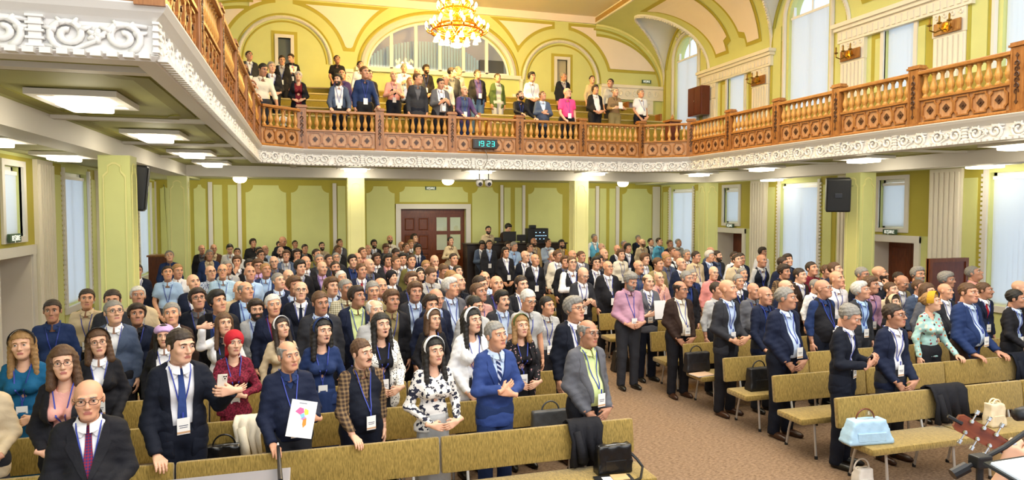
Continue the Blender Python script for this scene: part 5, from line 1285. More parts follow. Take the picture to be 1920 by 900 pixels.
# ================================================================= THE CROWD
CROWD="""
165 712 bgG J:black/white/plaid_red steeple Y=4.8 yaw=12 pitch=0 bt=black bd=h rot=10 fw=1.04
334 617 sd O:dnavy/white/royal phoneLrail k=0 yaw=38 pitch=-3 rot=20 bt=dnavy w=1.06 bd=m
104 650 wnG O:black/pink clasp k=0 yaw=15 pitch=4 nc bt=black
184 617 wnG J:black/white low k=1 yaw=18 bt=black hb=black
55 620 ly B:teal clasp k=1 yaw=8 hb=black dress
437 620 ug B:lace_maroon cross k=1 sc=red yaw=18 pitch=4 dress
564 638 rg K:navy/blue paperrail k=0 yaw=26 pitch=3 rot=16 bt=dgrey bd=h
688 635 snM V:dnavy/plaid_brown railR k=0 yaw=34 pitch=2 rot=18 bt=dnavy w=1.0
790 634 lk B:floral_bw clasp k=0 hb=white yaw=14 pitch=6 nb bt=lgrey lg w=1.12
908 604 sg J:royal/lblue/stripe_navy cross k=0 yaw=22 pitch=6 rot=14 bt=blue nb
1100 600 rgG O:grey/lime low k=0 yaw=20 rot=16 pitch=2 bt=black bd=h
-14 672 sg J:beige/white clasp k=0 nb
390 588 ln O:white/black highR k=2 yaw=22 pitch=8
317 609 lk O:black/white down k=2 be=lilac
518 596 ld B:beige down k=1 hb=white yaw=28 pitch=14 dress
612 597 lk B:blue down k=1 hb=blue yaw=26 pitch=4 mo dress
714 587 lk O:polka/black clasp k=1 mo yaw=16 pitch=8 nc
810 580 wn B:black low k=2 hb=white yaw=24 pitch=2 dress
901 578 lk O:white/white low k=1 hb=white yaw=26 pitch=6 nc
976 591 wy O:floral_black/floral_black clasp k=1 hb=green yaw=6 nc
1068 558 fgG O:dnavy/white/dgrey down k=1 yaw=22 pitch=8 bd=h
479 562 fdB O:lgrey/lblue down k=2 yaw=16 pitch=0
98 562 sd S:blue down k=3 pitch=2
162 542 sd S:beige down k=4
213 564 sgG J:slate/white down
210 543 sd J:dgrey/white down
256 571 fd J:navy/black down
258 537 sw O:beige/cream down
313 568 sg J:dbrown/white down yaw=4
371 542 fdG J:dnavy/grey down
408 545 fk O:black/blue down
512 552 sw J:navy/maroon down yaw=16 nc
600 546 sn J:dgrey/lblue down pitch=-2
668 538 fd O:navy/lime down pitch=10
741 544 fn O:black/khaki down
703 563 qw S:lgrey down
791 554 fd K:navy/lblue down
816 541 bn O:navy/lblue down pitch=-4 fw=1.05
872 555 sk O:lgrey/black down nc pitch=-6
948 545 fkM O:dgrey/lblue down
987 542 swG T:lgrey down pitch=-12
1018 556 sk S:check_grey down pitch=4
257 495 sd J:navy/white down
318 470 sg J:blue/blue down pitch=14 nb
314 499 sd T:sky low pitch=12
332 495 sy S:white down
363 514 bn J:navy/white down
395 498 bnG S:pattern_blue down pitch=12
417 495 bgG S:check_sky down pitch=10
427 489 sg S:lgrey down
444 480 fn J:black/white chinR
467 487 fk J:black/white down nb
468 498 bd S:sky down pitch=12
483 486 fnG S:lilac down
498 494 sy O:blue/sky down
378 459 bg J:black/grey down nb
400 458 bd J:brown/beige down nb
392 468 sg O:blue/beige down nb
431 457 sk S:white down pitch=-16
444 465 sk S:white down
474 448 fd K:black/black down nb
485 463 sk J:dgrey/white down nb
497 460 bn S:lblue down
488 469 sdG S:lgrey down
529 443 bn J:dnavy/dnavy down pitch=-14 yaw=40 nb
524 452 sk J:dgrey/grey down nb
553 451 sk J:black/white down
571 458 sd J:black/grey down nb
603 454 skB S:beige down
593 467 sd S:olive down
637 448 sd J:grey/white down
633 460 sn J:dgrey/white down nb
526 463 bdB J:navy/white down
536 470 fn O:slate/lgrey down
556 467 fd K:black/black chinR nb
573 480 bw J:black/white down
599 477 sgM J:dgrey/grey down nb
616 477 sd J:black/grey down
630 474 sgG J:dgrey/beige down
514 480 bgG J:dgrey/grey down
522 512 sg J:navy/lblue down
541 505 bn S:pink down
562 488 fk J:black/lgrey down
603 490 bg J:black/lilac down
628 490 sdB J:khaki/grey down
448 527 by S:beige down
460 528 rg O:navy/sky down yaw=40
551 519 fn J:navy/lblue down
563 528 bgG J:dnavy/white/navy down
621 521 fn J:navy/lblue down
640 508 sw J:lgrey/white down
641 524 sg S:check_beige down
701 450 fkB J:black/white down
731 441 bkB S:cream down
777 439 fd J:navy/grey down nb
753 453 bn J:black/white down
770 450 fy K:olive/white down
761 456 sn J:brown/grey down nb
783 459 fd J:navy/white/navy down
723 457 fn J:dgrey/grey down pitch=-14
740 465 sd J:brown/pink down pitch=-18
690 459 bn J:brown/white down nb
680 464 sn S:pink down
706 475 fd O:black/white down
726 477 fk J:dgrey/pink down
754 475 fk J:dgrey/white down nb
771 478 sd J:olive/lblue down
742 481 sn O:grey/white down pitch=8
661 478 fk J:dnavy/blue down
670 474 bn S:grey down
677 494 sn J:navy/white/red down bd=h
692 485 bg O:black/grey down pitch=6
814 478 bn S:blue chinR pitch=-8
850 475 sd J:navy/white down
851 444 uk K:beige/beige cross nb tr bt=beige
798 488 sy O:lgrey/white down
829 494 sn O:black/white down pitch=-16
805 500 sn S:check_grey down pitch=-16
858 498 lk B:black down dress nb
787 503 wk B:black down hb=white dress
734 507 uk O:black/white down sc=black
771 511 fn J:black/grey down
844 507 sy J:dgrey/beige down
698 527 sg J:khaki/beige down
713 521 bg S:check_blue down
777 529 fn O:dgrey/lblue down
844 522 fw O:grey/lblue down yaw=40
864 513 bn S:dnavy down yaw=40
897 531 sn S:check_pink down
908 509 bnG S:lblue down
899 517 sd J:grey/grey down
931 517 bn J:dgrey/purple down
977 517 sdM O:black/white down
903 451 fk O:slate/white hold pitch=-20 k=13
917 450 sd J:dgrey/lblue down k=14
948 464 fd J:black/white low k=12
952 453 fd J:brown/white down k=14
963 453 sg T:sky down k=14 pitch=-8
984 470 bgG O:dnavy/white down
993 456 sdG J:black/white down
1001 446 bdB J:tan/beige down
1027 447 sd S:lblue cross
1053 450 fkB J:mustard/beige down
1036 469 swG J:grey/mauve down
1003 476 bg J:black/white down
1049 469 sn O:cream/white down
1073 469 bn J:brown/grey down nb
1089 471 sn J:grey/white down
1059 480 fn J:black/grey down
1072 481 snG V:black/white cross
1091 500 bgG O:dgrey/white hold pitch=-18
1117 482 fkG O:dnavy/white down
1114 439 sg V:cyan/white down
1128 456 bn J:olive/grey down nb
1132 466 bn S:grey down
1124 480 fk J:dgrey/grey down nb
1157 459 bgG J:dnavy/white down
1170 451 sg J:dgrey/grey down nb
1177 457 fk J:dnavy/white down
1196 441 sg J:dnavy/blue chinR nb
1204 448 bnB S:beige down
1220 447 sk O:black/white down
1236 446 sd S:cyan down
1256 450 sn J:navy/blue down nb
1164 468 fn K:cream/cream down
1144 489 bgG J:black/white/check_grey down
1188 488 bgGM O:dgrey/slate down
1208 475 fn O:olive/white down
1233 483 sn O:khaki/beige down
1248 471 by S:white down nb
1250 477 sy O:slate/grey down
1179 510 fgB S:mauve clasp pitch=-18
1214 514 rn J:grey/white/stripe_white paper k=4 pitch=0 bt=dnavy rot=2
1236 510 bgG S:check_pink chinR k=5
1272 448 sg S:lgrey down nb
1260 463 sn J:navy/white down nb
1268 470 bn J:black/white down nb
1287 468 sgG J:dnavy/white/red down
1304 471 sd S:beige down
1333 463 bg J:slate/grey down nb
1333 470 fw J:navy/lblue down
1344 470 sdB J:dgrey/slate down
1277 483 bgG J:navy/white down
1287 508 sg O:black/blue down
1297 505 sgG K:blue/blue down
1274 527 rdG O:dbrown/cream low k=3 bt=black pitch=0
1337 499 bwG S:salmon down bd=h
1344 529 sd S:lgrey down
1364 524 bg O:dgrey/lblue clasp k=2 bt=black yaw=30 rot=14
1377 472 sd S:white down
1388 474 sd J:navy/white down nb
1382 477 sd T:beige down
1392 502 sgM J:blue/white down
1384 514 sg K:dnavy/white down
1429 464 fd S:white down bd=h
1427 477 bn V:dnavy/lgrey down
1417 530 bn S:grey down
1433 537 bn O:navy/blue railR k=2 sk=1
1471 539 sg O:navy/lblue low k=1 bt=dnavy yaw=34 rot=10 bd=h
1468 482 sd J:navy/white down nb
1477 477 fd J:navy/slate down nb
1469 496 fd V:dnavy/plaid_brown down
1463 525 bgG J:navy/white down
1499 503 sd J:dbrown/white down
1522 491 sd K:maroon/maroon down nb
1549 497 sn J:navy/grey down
1565 492 sn J:navy/navy down nb
1569 508 bn S:white down
1528 524 sg S:white down
1543 524 bwG V:black/blue down bd=h
1571 521 fn J:navy/white down pitch=12
1614 529 fw O:dgrey/sky down sk=1
1615 501 sgG J:dnavy/white down
1631 519 fn S:mauve down
1648 499 bdB J:dnavy/white chinR yaw=36
1661 530 sn S:beige down
1684 510 sd J:dgrey/white down nb
1692 515 bg O:khaki/white down pitch=-18
1720 501 fgGB J:dgrey/grey down
1723 525 sn J:slate/lblue down bd=h
1743 531 wn B:grey down
1751 548 uy B:floral_mint railL k=1 hb=mustard wide nb bt=black tr yaw=26
1773 510 fg J:navy/lblue down
1786 531 bg O:dgrey/white down
1827 499 sg S:pink down pitch=22
1814 531 sn O:blue/lblue rail2 k=1 bd=h bt=dbrown w=1.12
1844 530 snM J:navy/white/red down
1911 526 bg J:dnavy/grey down nb
1902 543 sk O:black/lblue railR k=1 yaw=28 rot=14
1669 554 wd B:black down hb=beige wide dress
1675 570 sdG O:navy/white low k=0 bt=dgrey yaw=16 rot=6
1585 568 sg O:dnavy/white hold k=0 bt=dnavy yaw=30 pitch=-22 rot=28
"""
GALLERY="""
467 96 sd J:dgrey/white down
491 119 sk S:cream rail2 k=0 yaw=34 pitch=-16 nb rot=14
509 116 sg J:black/white clasp
528 104 sd J:black/lgrey down pitch=-14
547 101 sd S:black paper yaw=-30 pitch=-16
559 134 ug O:dnavy/maroon clasp sc=lgrey bt=maroon lg nc nb
632 104 sd T:black low pitch=10 nb
641 131 bn S:purple down nb
635 139 fkB O:slate/white rail2 k=0 yaw=-26 pitch=-8
676 115 sd S:white down nb
683 124 sn K:blue/blue railL bt=black
691 131 sk J:black/black down nb
738 133 bn S:pink hold bt=dnavy
757 120 sg S:lblue hold
782 129 bn J:dgrey/white down nb
769 145 ly B:lblue cross tr bt=black nb yaw=12
787 137 sn J:dgrey/grey down yaw=50 nb
798 122 fdB J:black/black low
825 146 sk O:grey/white hold pitch=-18 bt=black
836 140 bn S:cream down yaw=-60 nb
847 127 sd J:dgrey/grey down yaw=70 nb
858 125 sg S:lgrey down yaw=50 nb
856 161 bg O:purple/slate rail2 k=0 bt=blue
895 131 sd O:black/purple down bt=denim
933 138 sd O:green/lgrey down bt=lgrey nb
975 171 sdB S:black rail2 k=0 bt=black
997 136 fk S:white clasp bt=dnavy
1017 171 sn J:slate/lblue cross bt=black nb
1063 165 bgG T:hotpink railR bt=black bd=h
1056 136 sg J:dnavy/lgrey down
1110 142 sd S:beige down nb
1116 160 fd O:black/white clasp bt=black nb
1145 148 sd S:lgrey down yaw=-50 nb
1153 164 sg S:check_tan paper bt=khaki nb
1201 167 sg T:white low bt=dnavy bd=h
"""
FL=[]
POSTS=[(BX0+.22,11.0),(BX0,BY),(BX1,11.6),(BX1,BY),(float(at_y(667,400,BY)[0]),BY),(float(at_y(1085,400,BY)[0]),BY)]
FWD=('clasp','low','cross','hold','steeple','paper','phone','high','chin','rail')
def reach(o): return any(o['pose'].startswith(q) for q in FWD)
def bench_rows(X): return 3 if -3.05<X<3.0 else 10 if 4.8<X<6.5 else 6 if 6.5<=X<7.7 else 3 if 7.7<=X<10.2 else 0
def cands(o,tol=.2):
    "possible standing spots on the line of sight (a small sidestep allowed): rows of (x, y, height, cost)"
    out=[]; near_='k' in o or 'Y' in o
    if 'Y' in o: ys=[(o['Y'],0)]
    elif 'k' in o:
        ks=[int(o['k'])]+([int(o['k'])+1] if 1<=int(o['k'])<3 and 'rail' not in o['pose'] and o['px']<1130 else [])
        ys=[(ROWY(k)+u,abs(u-.3)*3+(0 if k==ks[0] else 1)) for k in ks for u in ((.25,.27,.285,.3) if o['sex']=='f' else (.27,.29,.31,.33,.35))]
    else: ys=[(y,0) for y in np.arange(6.7,21.75,.08)]
    for y,c0 in ys:
        p=at_y(o['px'],o['py'],y); h=p[2]
        if not near_ and abs(h-o['h0'])>tol: continue
        for dx in (0,-.05,.05,-.1,.1)+((-.15,.15) if 6.5<y<8 or y>14 else ()):
            X=p[0]+dx; c=c0+((h-o['h0'])/.075)**2*(0.4 if near_ else 1)+(dx/.07)**2*(.9 if y<6.5 else .35)
            if not near_:
                u=[y-ROWY(k) for k in range(bench_rows(X))]
                if any(-.63<q<.25 for q in u): continue
                if y<(7.68 if X<4 else 8.5 if X<6.4 else 6.7): continue
                if any(abs(X-cx)<.47 and abs(y-cy)<.4 for cx,cy in POSTS): continue
                if DX[0]-.36<X<DX[1]+.36 and y>19.72: continue
                if X<XL+.35 or X>XR-.4: continue
            out.append((X,y,h,c))
    return np.array(out) if out else cands(o,tol+.06)
def settle(L,sweeps):
    for o in L:
        if not len(o['C']): raise ValueError(o['px'])
        o['i']=int(o['C'][:,3].argmin())
    rnd=random.Random(3)
    A=np.array([(.284 if o['z']==0 else .272)*o['wd'] for o in L]); FW=np.array([.05 if reach(o) else 0 for o in L]); P=np.array([o['C'][o['i'],:2] for o in L]); Z=np.array([o['z'] for o in L])
    for it in range(sweeps):
        idx=list(range(len(L))); rnd.shuffle(idx); wgt=min(110,8+7*it)
        for n in idx:
            C=L[n]['C']; near_=(np.abs(P[:,0]-C[:,0].mean())<2.5); near_[n]=False; q=np.where(near_&(np.abs(Z-Z[n])<.2))[0]
            if len(q):
                dx=C[:,None,0]-P[None,q,0]; dy=C[:,None,1]-P[None,q,1]
                b=.37+np.where(dy>0,FW[n],FW[q][None]); D=np.sqrt((dx/(A[n]+A[q])[None])**2+(dy/b)**2); pen=(np.maximum(0,1-D)*wgt+(D<.97)*wgt*.1).sum(1)
            else: pen=0
            L[n]['i']=int((C[:,3]+pen).argmin()); P[n]=C[L[n]['i'],:2]
    for o in L:
        x,y,h,c=o['C'][o['i']]; o['loc']=(float(x),float(y),o['z']); o['h']=float(h)
def width(o):
    rs=random.Random(int(o['px']*7+o['py']*131)); b=o.get('bd') or ('f' if o['sex']=='f' else ('h' if rs.random()<.3 else 'm')); o['bd']=b; o['w']=o.get('w') or rs.uniform(.98,1.05); return o['w']*{'f':.95,'m':1,'h':1.06}[b]
for l in CROWD.strip().splitlines():
    o=parse(l); o['z']=0; o['where']='floor'; o['h0']=(1.75 if o['sex']=='m' else 1.65)+random.Random(int(o['px'])).uniform(-.03,.03)
    if 'k' in o and int(o['k'])>9: del o['k']
    o['wd']=width(o); o['C']=cands(o); FL.append(o)
settle(FL,22)
for o in FL:
    Y=o['loc'][1]; o['row']=max(0,min(17,round((Y-ROWP(0))/.955))); lod='n' if Y<7.1 else 'm' if Y<10.5 else 'f'
    finish(o,lod,10 if o['loc'][0]>3.9 else 20,5)
GL=[]
for l in GALLERY.strip().splitlines():
    o=parse(l); o['where']='gallery'; o['wd']=width(o); h0=1.77 if o['sex']=='m' else 1.67; out=[]
    for k,(y,z) in enumerate(TIER):
        if 'k' in o and k!=int(o['k']): continue
        if 'rail' in o['pose'] and k>0: continue
        for dy in ((.41,.43) if k==0 else (-.22,-.1,0,.05)):
            X0=at_y(o['px'],o['py'],16.3)[0]; yy=min(16.385,rail_y(X0)+dy+(.07 if X0>8.2 else 0)) if k==0 else y+dy; p=at_y(o['px'],o['py'],yy)
            for dx in (0,-.06,.06,-.12,.12,-.18,.18): out.append((p[0]+dx,yy,p[2]-z,((p[2]-z-h0)/.08)**2+(dx/.07)**2*.35,z,k))
    o['C']=np.array(out); GL.append(o)
for o in GL: o['z']=0
ZK=[{r[4] for r in o['C']} for o in GL]
for it in range(10):                                   # tier by tier, same spacing rule
    for n,o in enumerate(GL):
        C=o['C']; pen=np.zeros(len(C))
        for m,g in enumerate(GL):
            if m==n or 'cur' not in g: continue
            c=g['cur']; dx=C[:,0]-c[0]; dy=C[:,1]-c[1]; D=np.sqrt((dx/(.272*(o['wd']+g['wd'])))**2+(dy/.4)**2); pen+=np.maximum(0,1-D)*30+(D<.97)*3
        o['cur']=C[int((C[:,3]+pen).argmin())]
for o in GL:
    x,y,h,c,z,k=o['cur']; o['z']=float(z); o['row']=int(k); o['loc']=(float(x),float(y),float(z)); o['h']=float(min(1.95,max(1.45,h))); finish(o,'f',14,4)
for px,py,X,cl in ((411,38,-1.36,'dgrey'),(428,70,-1.36,'black'),(440,86,-1.36,'slate')):
    o=parse('%d %d sd S:'%(px,py)+cl+(' down nb' if px==440 else ' rail2 nb')); p=at_x(px,py,X); o['h']=1.75; o['loc']=(X,float(p[1]),4.0); o['h']=float(min(1.9,max(1.5,p[2]-4.0))); o['row']=0; o['rot']=90; o['yaw']=75; o['where']='side'; finish(o,'f',60,-5)
o=parse('531 206 sd S:white rail2 nb kid yaw=20'); p=at_y(531,206,15.75); o['loc']=(float(p[0]),15.78,4.0); o['h']=max(.75,float(p[2]-4.0)); o['row']=0; o['where']='child'; o['fw']=1.15; o['bd']='f'; finish(o,'f',20,0)
for l,Y in (('915 424 skB S:beige down nb',20.95),('951 419 fk J:dbrown/dgrey down pitch=-24 nb',20.95)):
    o=parse(l); p=at_y(o['px'],o['py'],Y); o['loc']=(float(p[0]),Y,.42); o['h']=float(min(1.9,max(1.6,p[2]-.42))); o['row']=0; o['where']='desk'; finish(o,'f',14,0)
# ---- labels: clothing and pose, then neighbours, then row
def near(o,n):
    c=[q for q in PEOPLE if q is not o and q['where']==o['where']]
    c.sort(key=lambda q:(q['loc'][0]-o['loc'][0])**2+1.5*(q['loc'][1]-o['loc'][1])**2); return c[n]
def short(o): return o['desc'].split(',')[0].split(' over ')[0].split(' and ')[0].split(' with ')[0]
def place_words(o):
    if o['where']=='gallery': return 'in the gallery' if o['row'] else 'at the gallery balustrade'
    return {'side':'behind the side gallery balustrade','child':'looking between the balusters','desk':'behind the sound desk'}.get(o['where'],'in the %s row'%ORD[o['row']] if o['where']=='floor' else '')
def trim(s): return ' '.join(s.replace('  ',' ').split()[:16]).rstrip(',')
CAND=[lambda o:'person in '+o['desc']+(', '+place_words(o) if o['where']!='floor' else ''),lambda o:'person in %s, %s'%(o['desc'],place_words(o)),lambda o:'person in %s, beside %s'%(o['desc'].split(', ')[0],short(near(o,0))),lambda o:'person in %s, %s, by %s'%(short(o),place_words(o),short(near(o,0))),lambda o:'person in %s, between %s and %s'%(short(o),short(near(o,0)),short(near(o,1))),lambda o:'person in %s, %s, by %s'%(short(o),place_words(o),short(near(o,1)))]
todo=list(PEOPLE); used=set()
for fn in CAND:
    cnt={}
    for o in todo: cnt.setdefault(trim(fn(o)),[]).append(o)
    nxt=[]
    for k,v in cnt.items():
        if len(v)==1 and k not in used and len(fn(v[0]).split())<=16: used.add(k); tag(v[0]['obj'],k,'person')
        else: nxt+=v
    todo=nxt
for o in todo: tag(o['obj'],trim('person in %s, %s'%(short(o),place_words(o))),'person')
for o in PEOPLE: o['obj']['group']={'floor':'people standing between the benches','gallery':'people in the rear gallery','side':'people at the side gallery balustrade'}.get(o['where'],'people by the rear wall')
# ================================================================= HELD THINGS, BAGS, STAGE EDGE
def who(px): return min(PEOPLE,key=lambda o:abs(o['px']-px))
def basis(p,x,z):
    x=Vector(x).normalized(); z=Vector(z); z=(z-x*z.dot(x)).normalized(); y=z.cross(x); M=Matrix((x,y,z)).transposed().to_4x4(); M.translation=Vector(p); return M
TOCAM=lambda p:(Vector((0,0,CAMZ))-Vector(p)).normalized()
def phone(px,side,m,lab,off=0,up=True):
    o=who(px); p,dx,pn=hand_point(o,side,.074 if up else .062,.029); ay=pn.cross(dx); ay=ay if ay.z>=0 else -ay
    ph=empty('phone',label=lab,cat='phone'); ph.matrix_world=basis(p+ay*(.052 if up else .0),ay,pn)
    MB().bev(-.075,.075,-.037,.037,-.005,.004,.003).build('case',m,ph); MB().box(-.07,.07,-.033,.033,.004,.0048).build('screen',PHB,ph)
    if up:
        MB().bev(.03,.07,-.0,.032,-.009,-.005,.002).build('camera_bump',m,ph)
        for a,b in ((.058,.024),(.058,.008),(.042,.016)): MB().lathe([(.006,0),(.006,.002)],8,T(a,b,-.011)).build('camera_lens',PHB,ph)
phone(334,1,PHONE,'pale phone with three lenses held up by the person in dark navy jacket')
phone(390,-1,PHB,'black phone raised overhead by the person in white jacket')
phone(1585,-1,PHB,'black phone held low before the person by the aisle bench',0,False); phone(1091,-1,PHB,'phone read by the person in charcoal jacket and glasses',0,False)
phone(903,-1,PHB,'phone read by the person before the sound desk',0,False); phone(825,-1,PHB,'phone read by the person in grey gallery jacket',0,False); phone(738,-1,PHB,'dark camera phone held by the person in pink gallery shirt',0,False)
def sheet(px,side,w,h,lab,name='paper_sheet',off=(.0,.0),deco=False,tilt=8):
    o=who(px); p,dx,pn=hand_point(o,side,.1,.02); rz=o['rot']; f=Vector((math.sin(rz),-math.cos(rz),0)); lx=Vector((math.cos(rz),math.sin(rz),0))
    e=empty(name,label=lab,cat='paper'); e.matrix_world=Matrix.Translation(p+lx*off[0]+Vector((0,0,off[1]))+f*.03)@RZ(math.degrees(rz))@RX(-tilt)@RY(tilt if deco else 0)
    MB().box(-w/2,w/2,-.002,.002,-h/2,h/2).build('page',PAPER,e)
    if deco:
        for c,pts in (('#e0609a',[(-.06,.05),(-.03,.085),(.0,.08),(.01,.05),(-.02,.03)]),('#e8d84e',[(.01,.08),(.04,.07),(.045,.04),(.02,.03),(.01,.05)]),('#7fc4d6',[(-.02,.03),(.01,.045),(.02,.02),(.0,.0)]),('#e38d2c',[(.01,.0),(.035,.01),(.04,-.04),(.02,-.065),(.01,-.04)]),('#cf8ec4',[(-.01,.0),(.02,.02),(.035,.012),(.01,-.01)])):
            m=MB(); m.prism(pts,.002,.003,Matrix.Rotation(math.pi/2,4,'X')); m.build('map_region',mat('map_ink'+c,c,.6),e)
        MB().box(-.04,.02,-.003,-.002,.115,.12).build('heading_print',BPR,e)
sheet(564,1,.2,.28,'white leaflet with a colour map held by the person in navy sweater','leaflet',(-.03,0),True,16)
sheet(1214,-1,.2,.28,'blank white sheet held by the person in grey jacket with striped tie',off=(.1,.06)); sheet(547,-1,.2,.2,'leaflet read by the person in black gallery shirt','leaflet',(.05,.1),True); sheet(1153,-1,.12,.18,'folded paper held by the person in checked tan shirt',off=(.06,.05))
o=who(564); p,dx,pn=hand_point(o,-1,.07,.03)
cn=empty('walking_stick',label='black stick with pale tip held over the front bench by the person in navy sweater',cat='stick'); a=p+Vector((.02,.05,.05)); b=Vector(at_y(526,902,4.5)); 
MB().tube([tuple(a),tuple(a.lerp(b,.12))],.008,8).build('tip',PAPER,cn); MB().tube([tuple(a.lerp(b,.1)),tuple(a.lerp(b,.5)),tuple(b)],[.012,.014,.016],8).build('shaft',BLACKP,cn)
# grey table before the front bench
ga=at_y(284,895,5.0); gb=at_y(545,876,5.0); gz=float(gb[2]); GT=mat('grey_laminate','#8b8990',.45)
tb=empty('grey_table',((ga[0]+gb[0])/2,4.78,0),label='plain grey table standing before the front bench',cat='table'); h=(gb[0]-ga[0])/2
MB().bev(-h,h,-.22,.22,gz-.03,gz,.004).build('table_top',GT,tb)
for x in (-h+.04,h-.04):
    for y in (-.18,.18): MB().tube([(x,y,0),(x,y,gz-.03)],.015,8).build('leg',LEGM,tb)
# draped coats
def drape(x0,x1,k,front,back,col,lab,name='draped_coat'):
    Y=ROWY(k); front=min(front,.355); path=[(-.085,.84-front),(-.078,.7),(-.06,.8),(-.03,.845),(.02,.85),(.055,.82),(.065,.7),(.07,.84-back)]; n=16; v=[]; f=[]
    for i in range(n+1):
        u=i/n
        for j,(y,z) in enumerate(path):
            e=abs(j-3.5)/3.5; v.append(((x0+(x1-x0)*u+.025*math.sin(j*2.1+u*3)*e),Y+y+math.copysign(1,y+.02)*(.03*math.sin(u*21+j*.5)*e+.012*e),max(.478,z-(.05*math.sin(u*9)*e if j in (0,7) else 0))))
    m=len(path)
    for i in range(n): f+=[(i*m+j,i*m+j+1,(i+1)*m+j+1,(i+1)*m+j) for j in range(m-1)]
    e=empty(name,(0,0,0),label=lab,cat='coat'); mb=MB(); mb.add(v,f); o=mb.build('cloth',cloth(col),e,smooth=True); s=o.modifiers.new('thickness','SOLIDIFY'); s.thickness=.014; s.offset=1
    mb=MB(); mb.tube([(x0+.06,Y-.09,.78),(x0+.09,Y-.12,.62),(x0+.1,Y-.125,.52)],[.035,.038,.04],8); mb.build('sleeve',cloth(col),e,smooth=True)
def X_(px,py,Y): return float(at_y(px,py,Y)[0])
drape(X_(1738,730,5.5),X_(1800,728,5.5),0,.36,.3,'black','black coat hung over the bench across the carpet aisle')
drape(X_(1062,785,5.5),X_(1122,785,5.5),0,.5,.35,'black','black shiny coat hung over the front bench beside the shoulder bag')
drape(X_(440,785,6.455),X_(492,785,6.455),1,.42,.3,'cream','cream coat hung over the second row bench')
drape(X_(1890,690,6.455),X_(1942,690,6.455),1,.3,.3,'dnavy','dark navy coat hung over the bench by the floral blouse')
# bags
def bag_mesh(w,d,h,top=.8,puff=.02,v=.016):
    def f(*P):
        x,y,z=P; t=np.clip(z/h,0,1); ww=w/2*(1+(top-1)*t)-puff; dd=d/2*(1-.35*t)-puff*.6
        q=np.maximum(np.maximum(np.abs(x)-ww,np.abs(y)-dd),np.maximum(puff-z,z-h+puff)); return q-puff+.003*np.sin(x*50)*np.sin(z*44)
    return np_mesh('bag_body',*snets(f,(-w/2,-d/2,0),(w/2,d/2,h),v))
def bag(px,py,Y,z,w,d,h,col,lab,top=.8,handles=1,name='handbag',rough=.45,rz=0,hr=.09,strap=False,hm=None):
    m=mat('leather_'+col,col,rough,noise=.08,nscale=12,bump=.2,bscale=40); e=empty(name,(X_(px,py,Y),Y,z),R(rz),label=lab,cat='bag'); b=link('body',bag_mesh(w,d,h,top),m,e)
    for i in range(handles):
        y=(-.02 if i else .02); MB().tube([(hr*math.cos(t),y,h-.02+hr*1.1*math.sin(t)) for t in np.linspace(0,math.pi,13)],.008,6).build('handle',hm or m,e,smooth=True)
    MB().bev(-w*.3,w*.3,-d/2-.006,-d/2+.01,h*.15,h*.5,.004).build('pocket',m,e)
    MB().tube([(-w*top*.45,0,h-.004),(0,-.01,h+.002),(w*top*.45,0,h-.004)],.004,5).build('zip',mat('zip_metal','#8a8a8a',.3,.8),e)
    if strap: MB().tube([(w*.45,0,h*.7),(w*.62,-.05,h*.45),(w*.7,-.1,.06),(w*.45,-.22,.015),(w*.1,-.27,.012)],.012,6).build('strap',m,e)
    return e
SZ=.46
bl=bag(1624,815,5.22,SZ,.5,.17,.23,'#a9cbe4','pale blue slouchy handbag on the bench seat with a bottle top inside',.68,1,hr=.1,rz=-6,hm=DOORW)
MB().lathe([(.03,.18),(.03,.27),(.015,.3),(.015,.32)],10,T(.03,.01,0)).build('bottle',GLASS,bl)
bag(1618,880,5.28,0,.2,.12,.19,'#e9e3da','small white handbag standing on the carpet under the bench',.75,1)
bag(1864,795,5.24,SZ,.22,.11,.24,'#e6d5b4','cream structured handbag on the bench seat',.85,2,hr=.055)
pb=empty('paper_bag',(X_(1866,870,5.16),5.05,0),label='tan paper bag standing on the carpet below the cream handbag',cat='bag'); MB().box(-.11,.11,-.06,.06,0,.3).build('body',mat('kraft_paper','#c9a877',.8,noise=.1),pb)
for y in (-.06,.06): MB().tube([(-.05,y,.29),(-.03,y,.37),(.03,y,.37),(.05,y,.29)],.005,5).build('handle',PAPER,pb)
wb=empty('water_bottle',(X_(1893,862,5.1)+.09,5.0,0),label='clear water bottle with teal cap beside the paper bag',cat='bottle'); MB().lathe([(.032,0),(.034,.02),(.034,.17),(.014,.22),(.014,.235)],12).build('body',GLASS,wb,smooth=40); MB().lathe([(.017,.232),(.017,.262)],10).build('cap',mat('teal_cap','#2aa7a0',.4),wb)
bag(1306,693,ROWY(3)-.14,SZ,.36,.12,.27,'#1c1b1e','black briefcase bag on the fourth row bench',.98,1,'briefcase'); bag(1424,720,ROWY(2)-.26,SZ,.34,.13,.28,'#17171a','black upright briefcase on the third row bench',.96,1,'briefcase')
bag(1163,690,10.3,0,.3,.18,.34,'#26221f','dark backpack standing on the carpet by the aisle',.7,1,'backpack'); bag(1033,792,ROWY(1)-.24,SZ,.4,.1,.28,'#47484a','grey laptop bag on the second row bench behind the grey jacket',.98,1,'laptop_bag')
bag(1150,862,5.24,SZ,.32,.11,.24,'#141416','black leather shoulder bag on the front bench with trailing strap',.96,0,'shoulder_bag',.3,strap=True); bag(420,855,ROWY(1)-.26,SZ,.3,.14,.24,'#121214','shiny black bag on the second row bench by the cream coat',.9,1,'handbag',.25)
fo=empty('folder',(X_(1152,872,5.08),5.08,SZ),R(-6),label='black folder with papers on the front bench seat',cat='folder'); MB().box(-.16,.16,-.1,.08,.0,.012).build('cover',BLACKP,fo); MB().box(-.1,.06,-.08,.04,.012,.016).build('paper',PAPER,fo); MB().box(-.02,.12,-.05,.06,.016,.024).build('notebook',mat('kraft_paper','#c9a877'),fo)
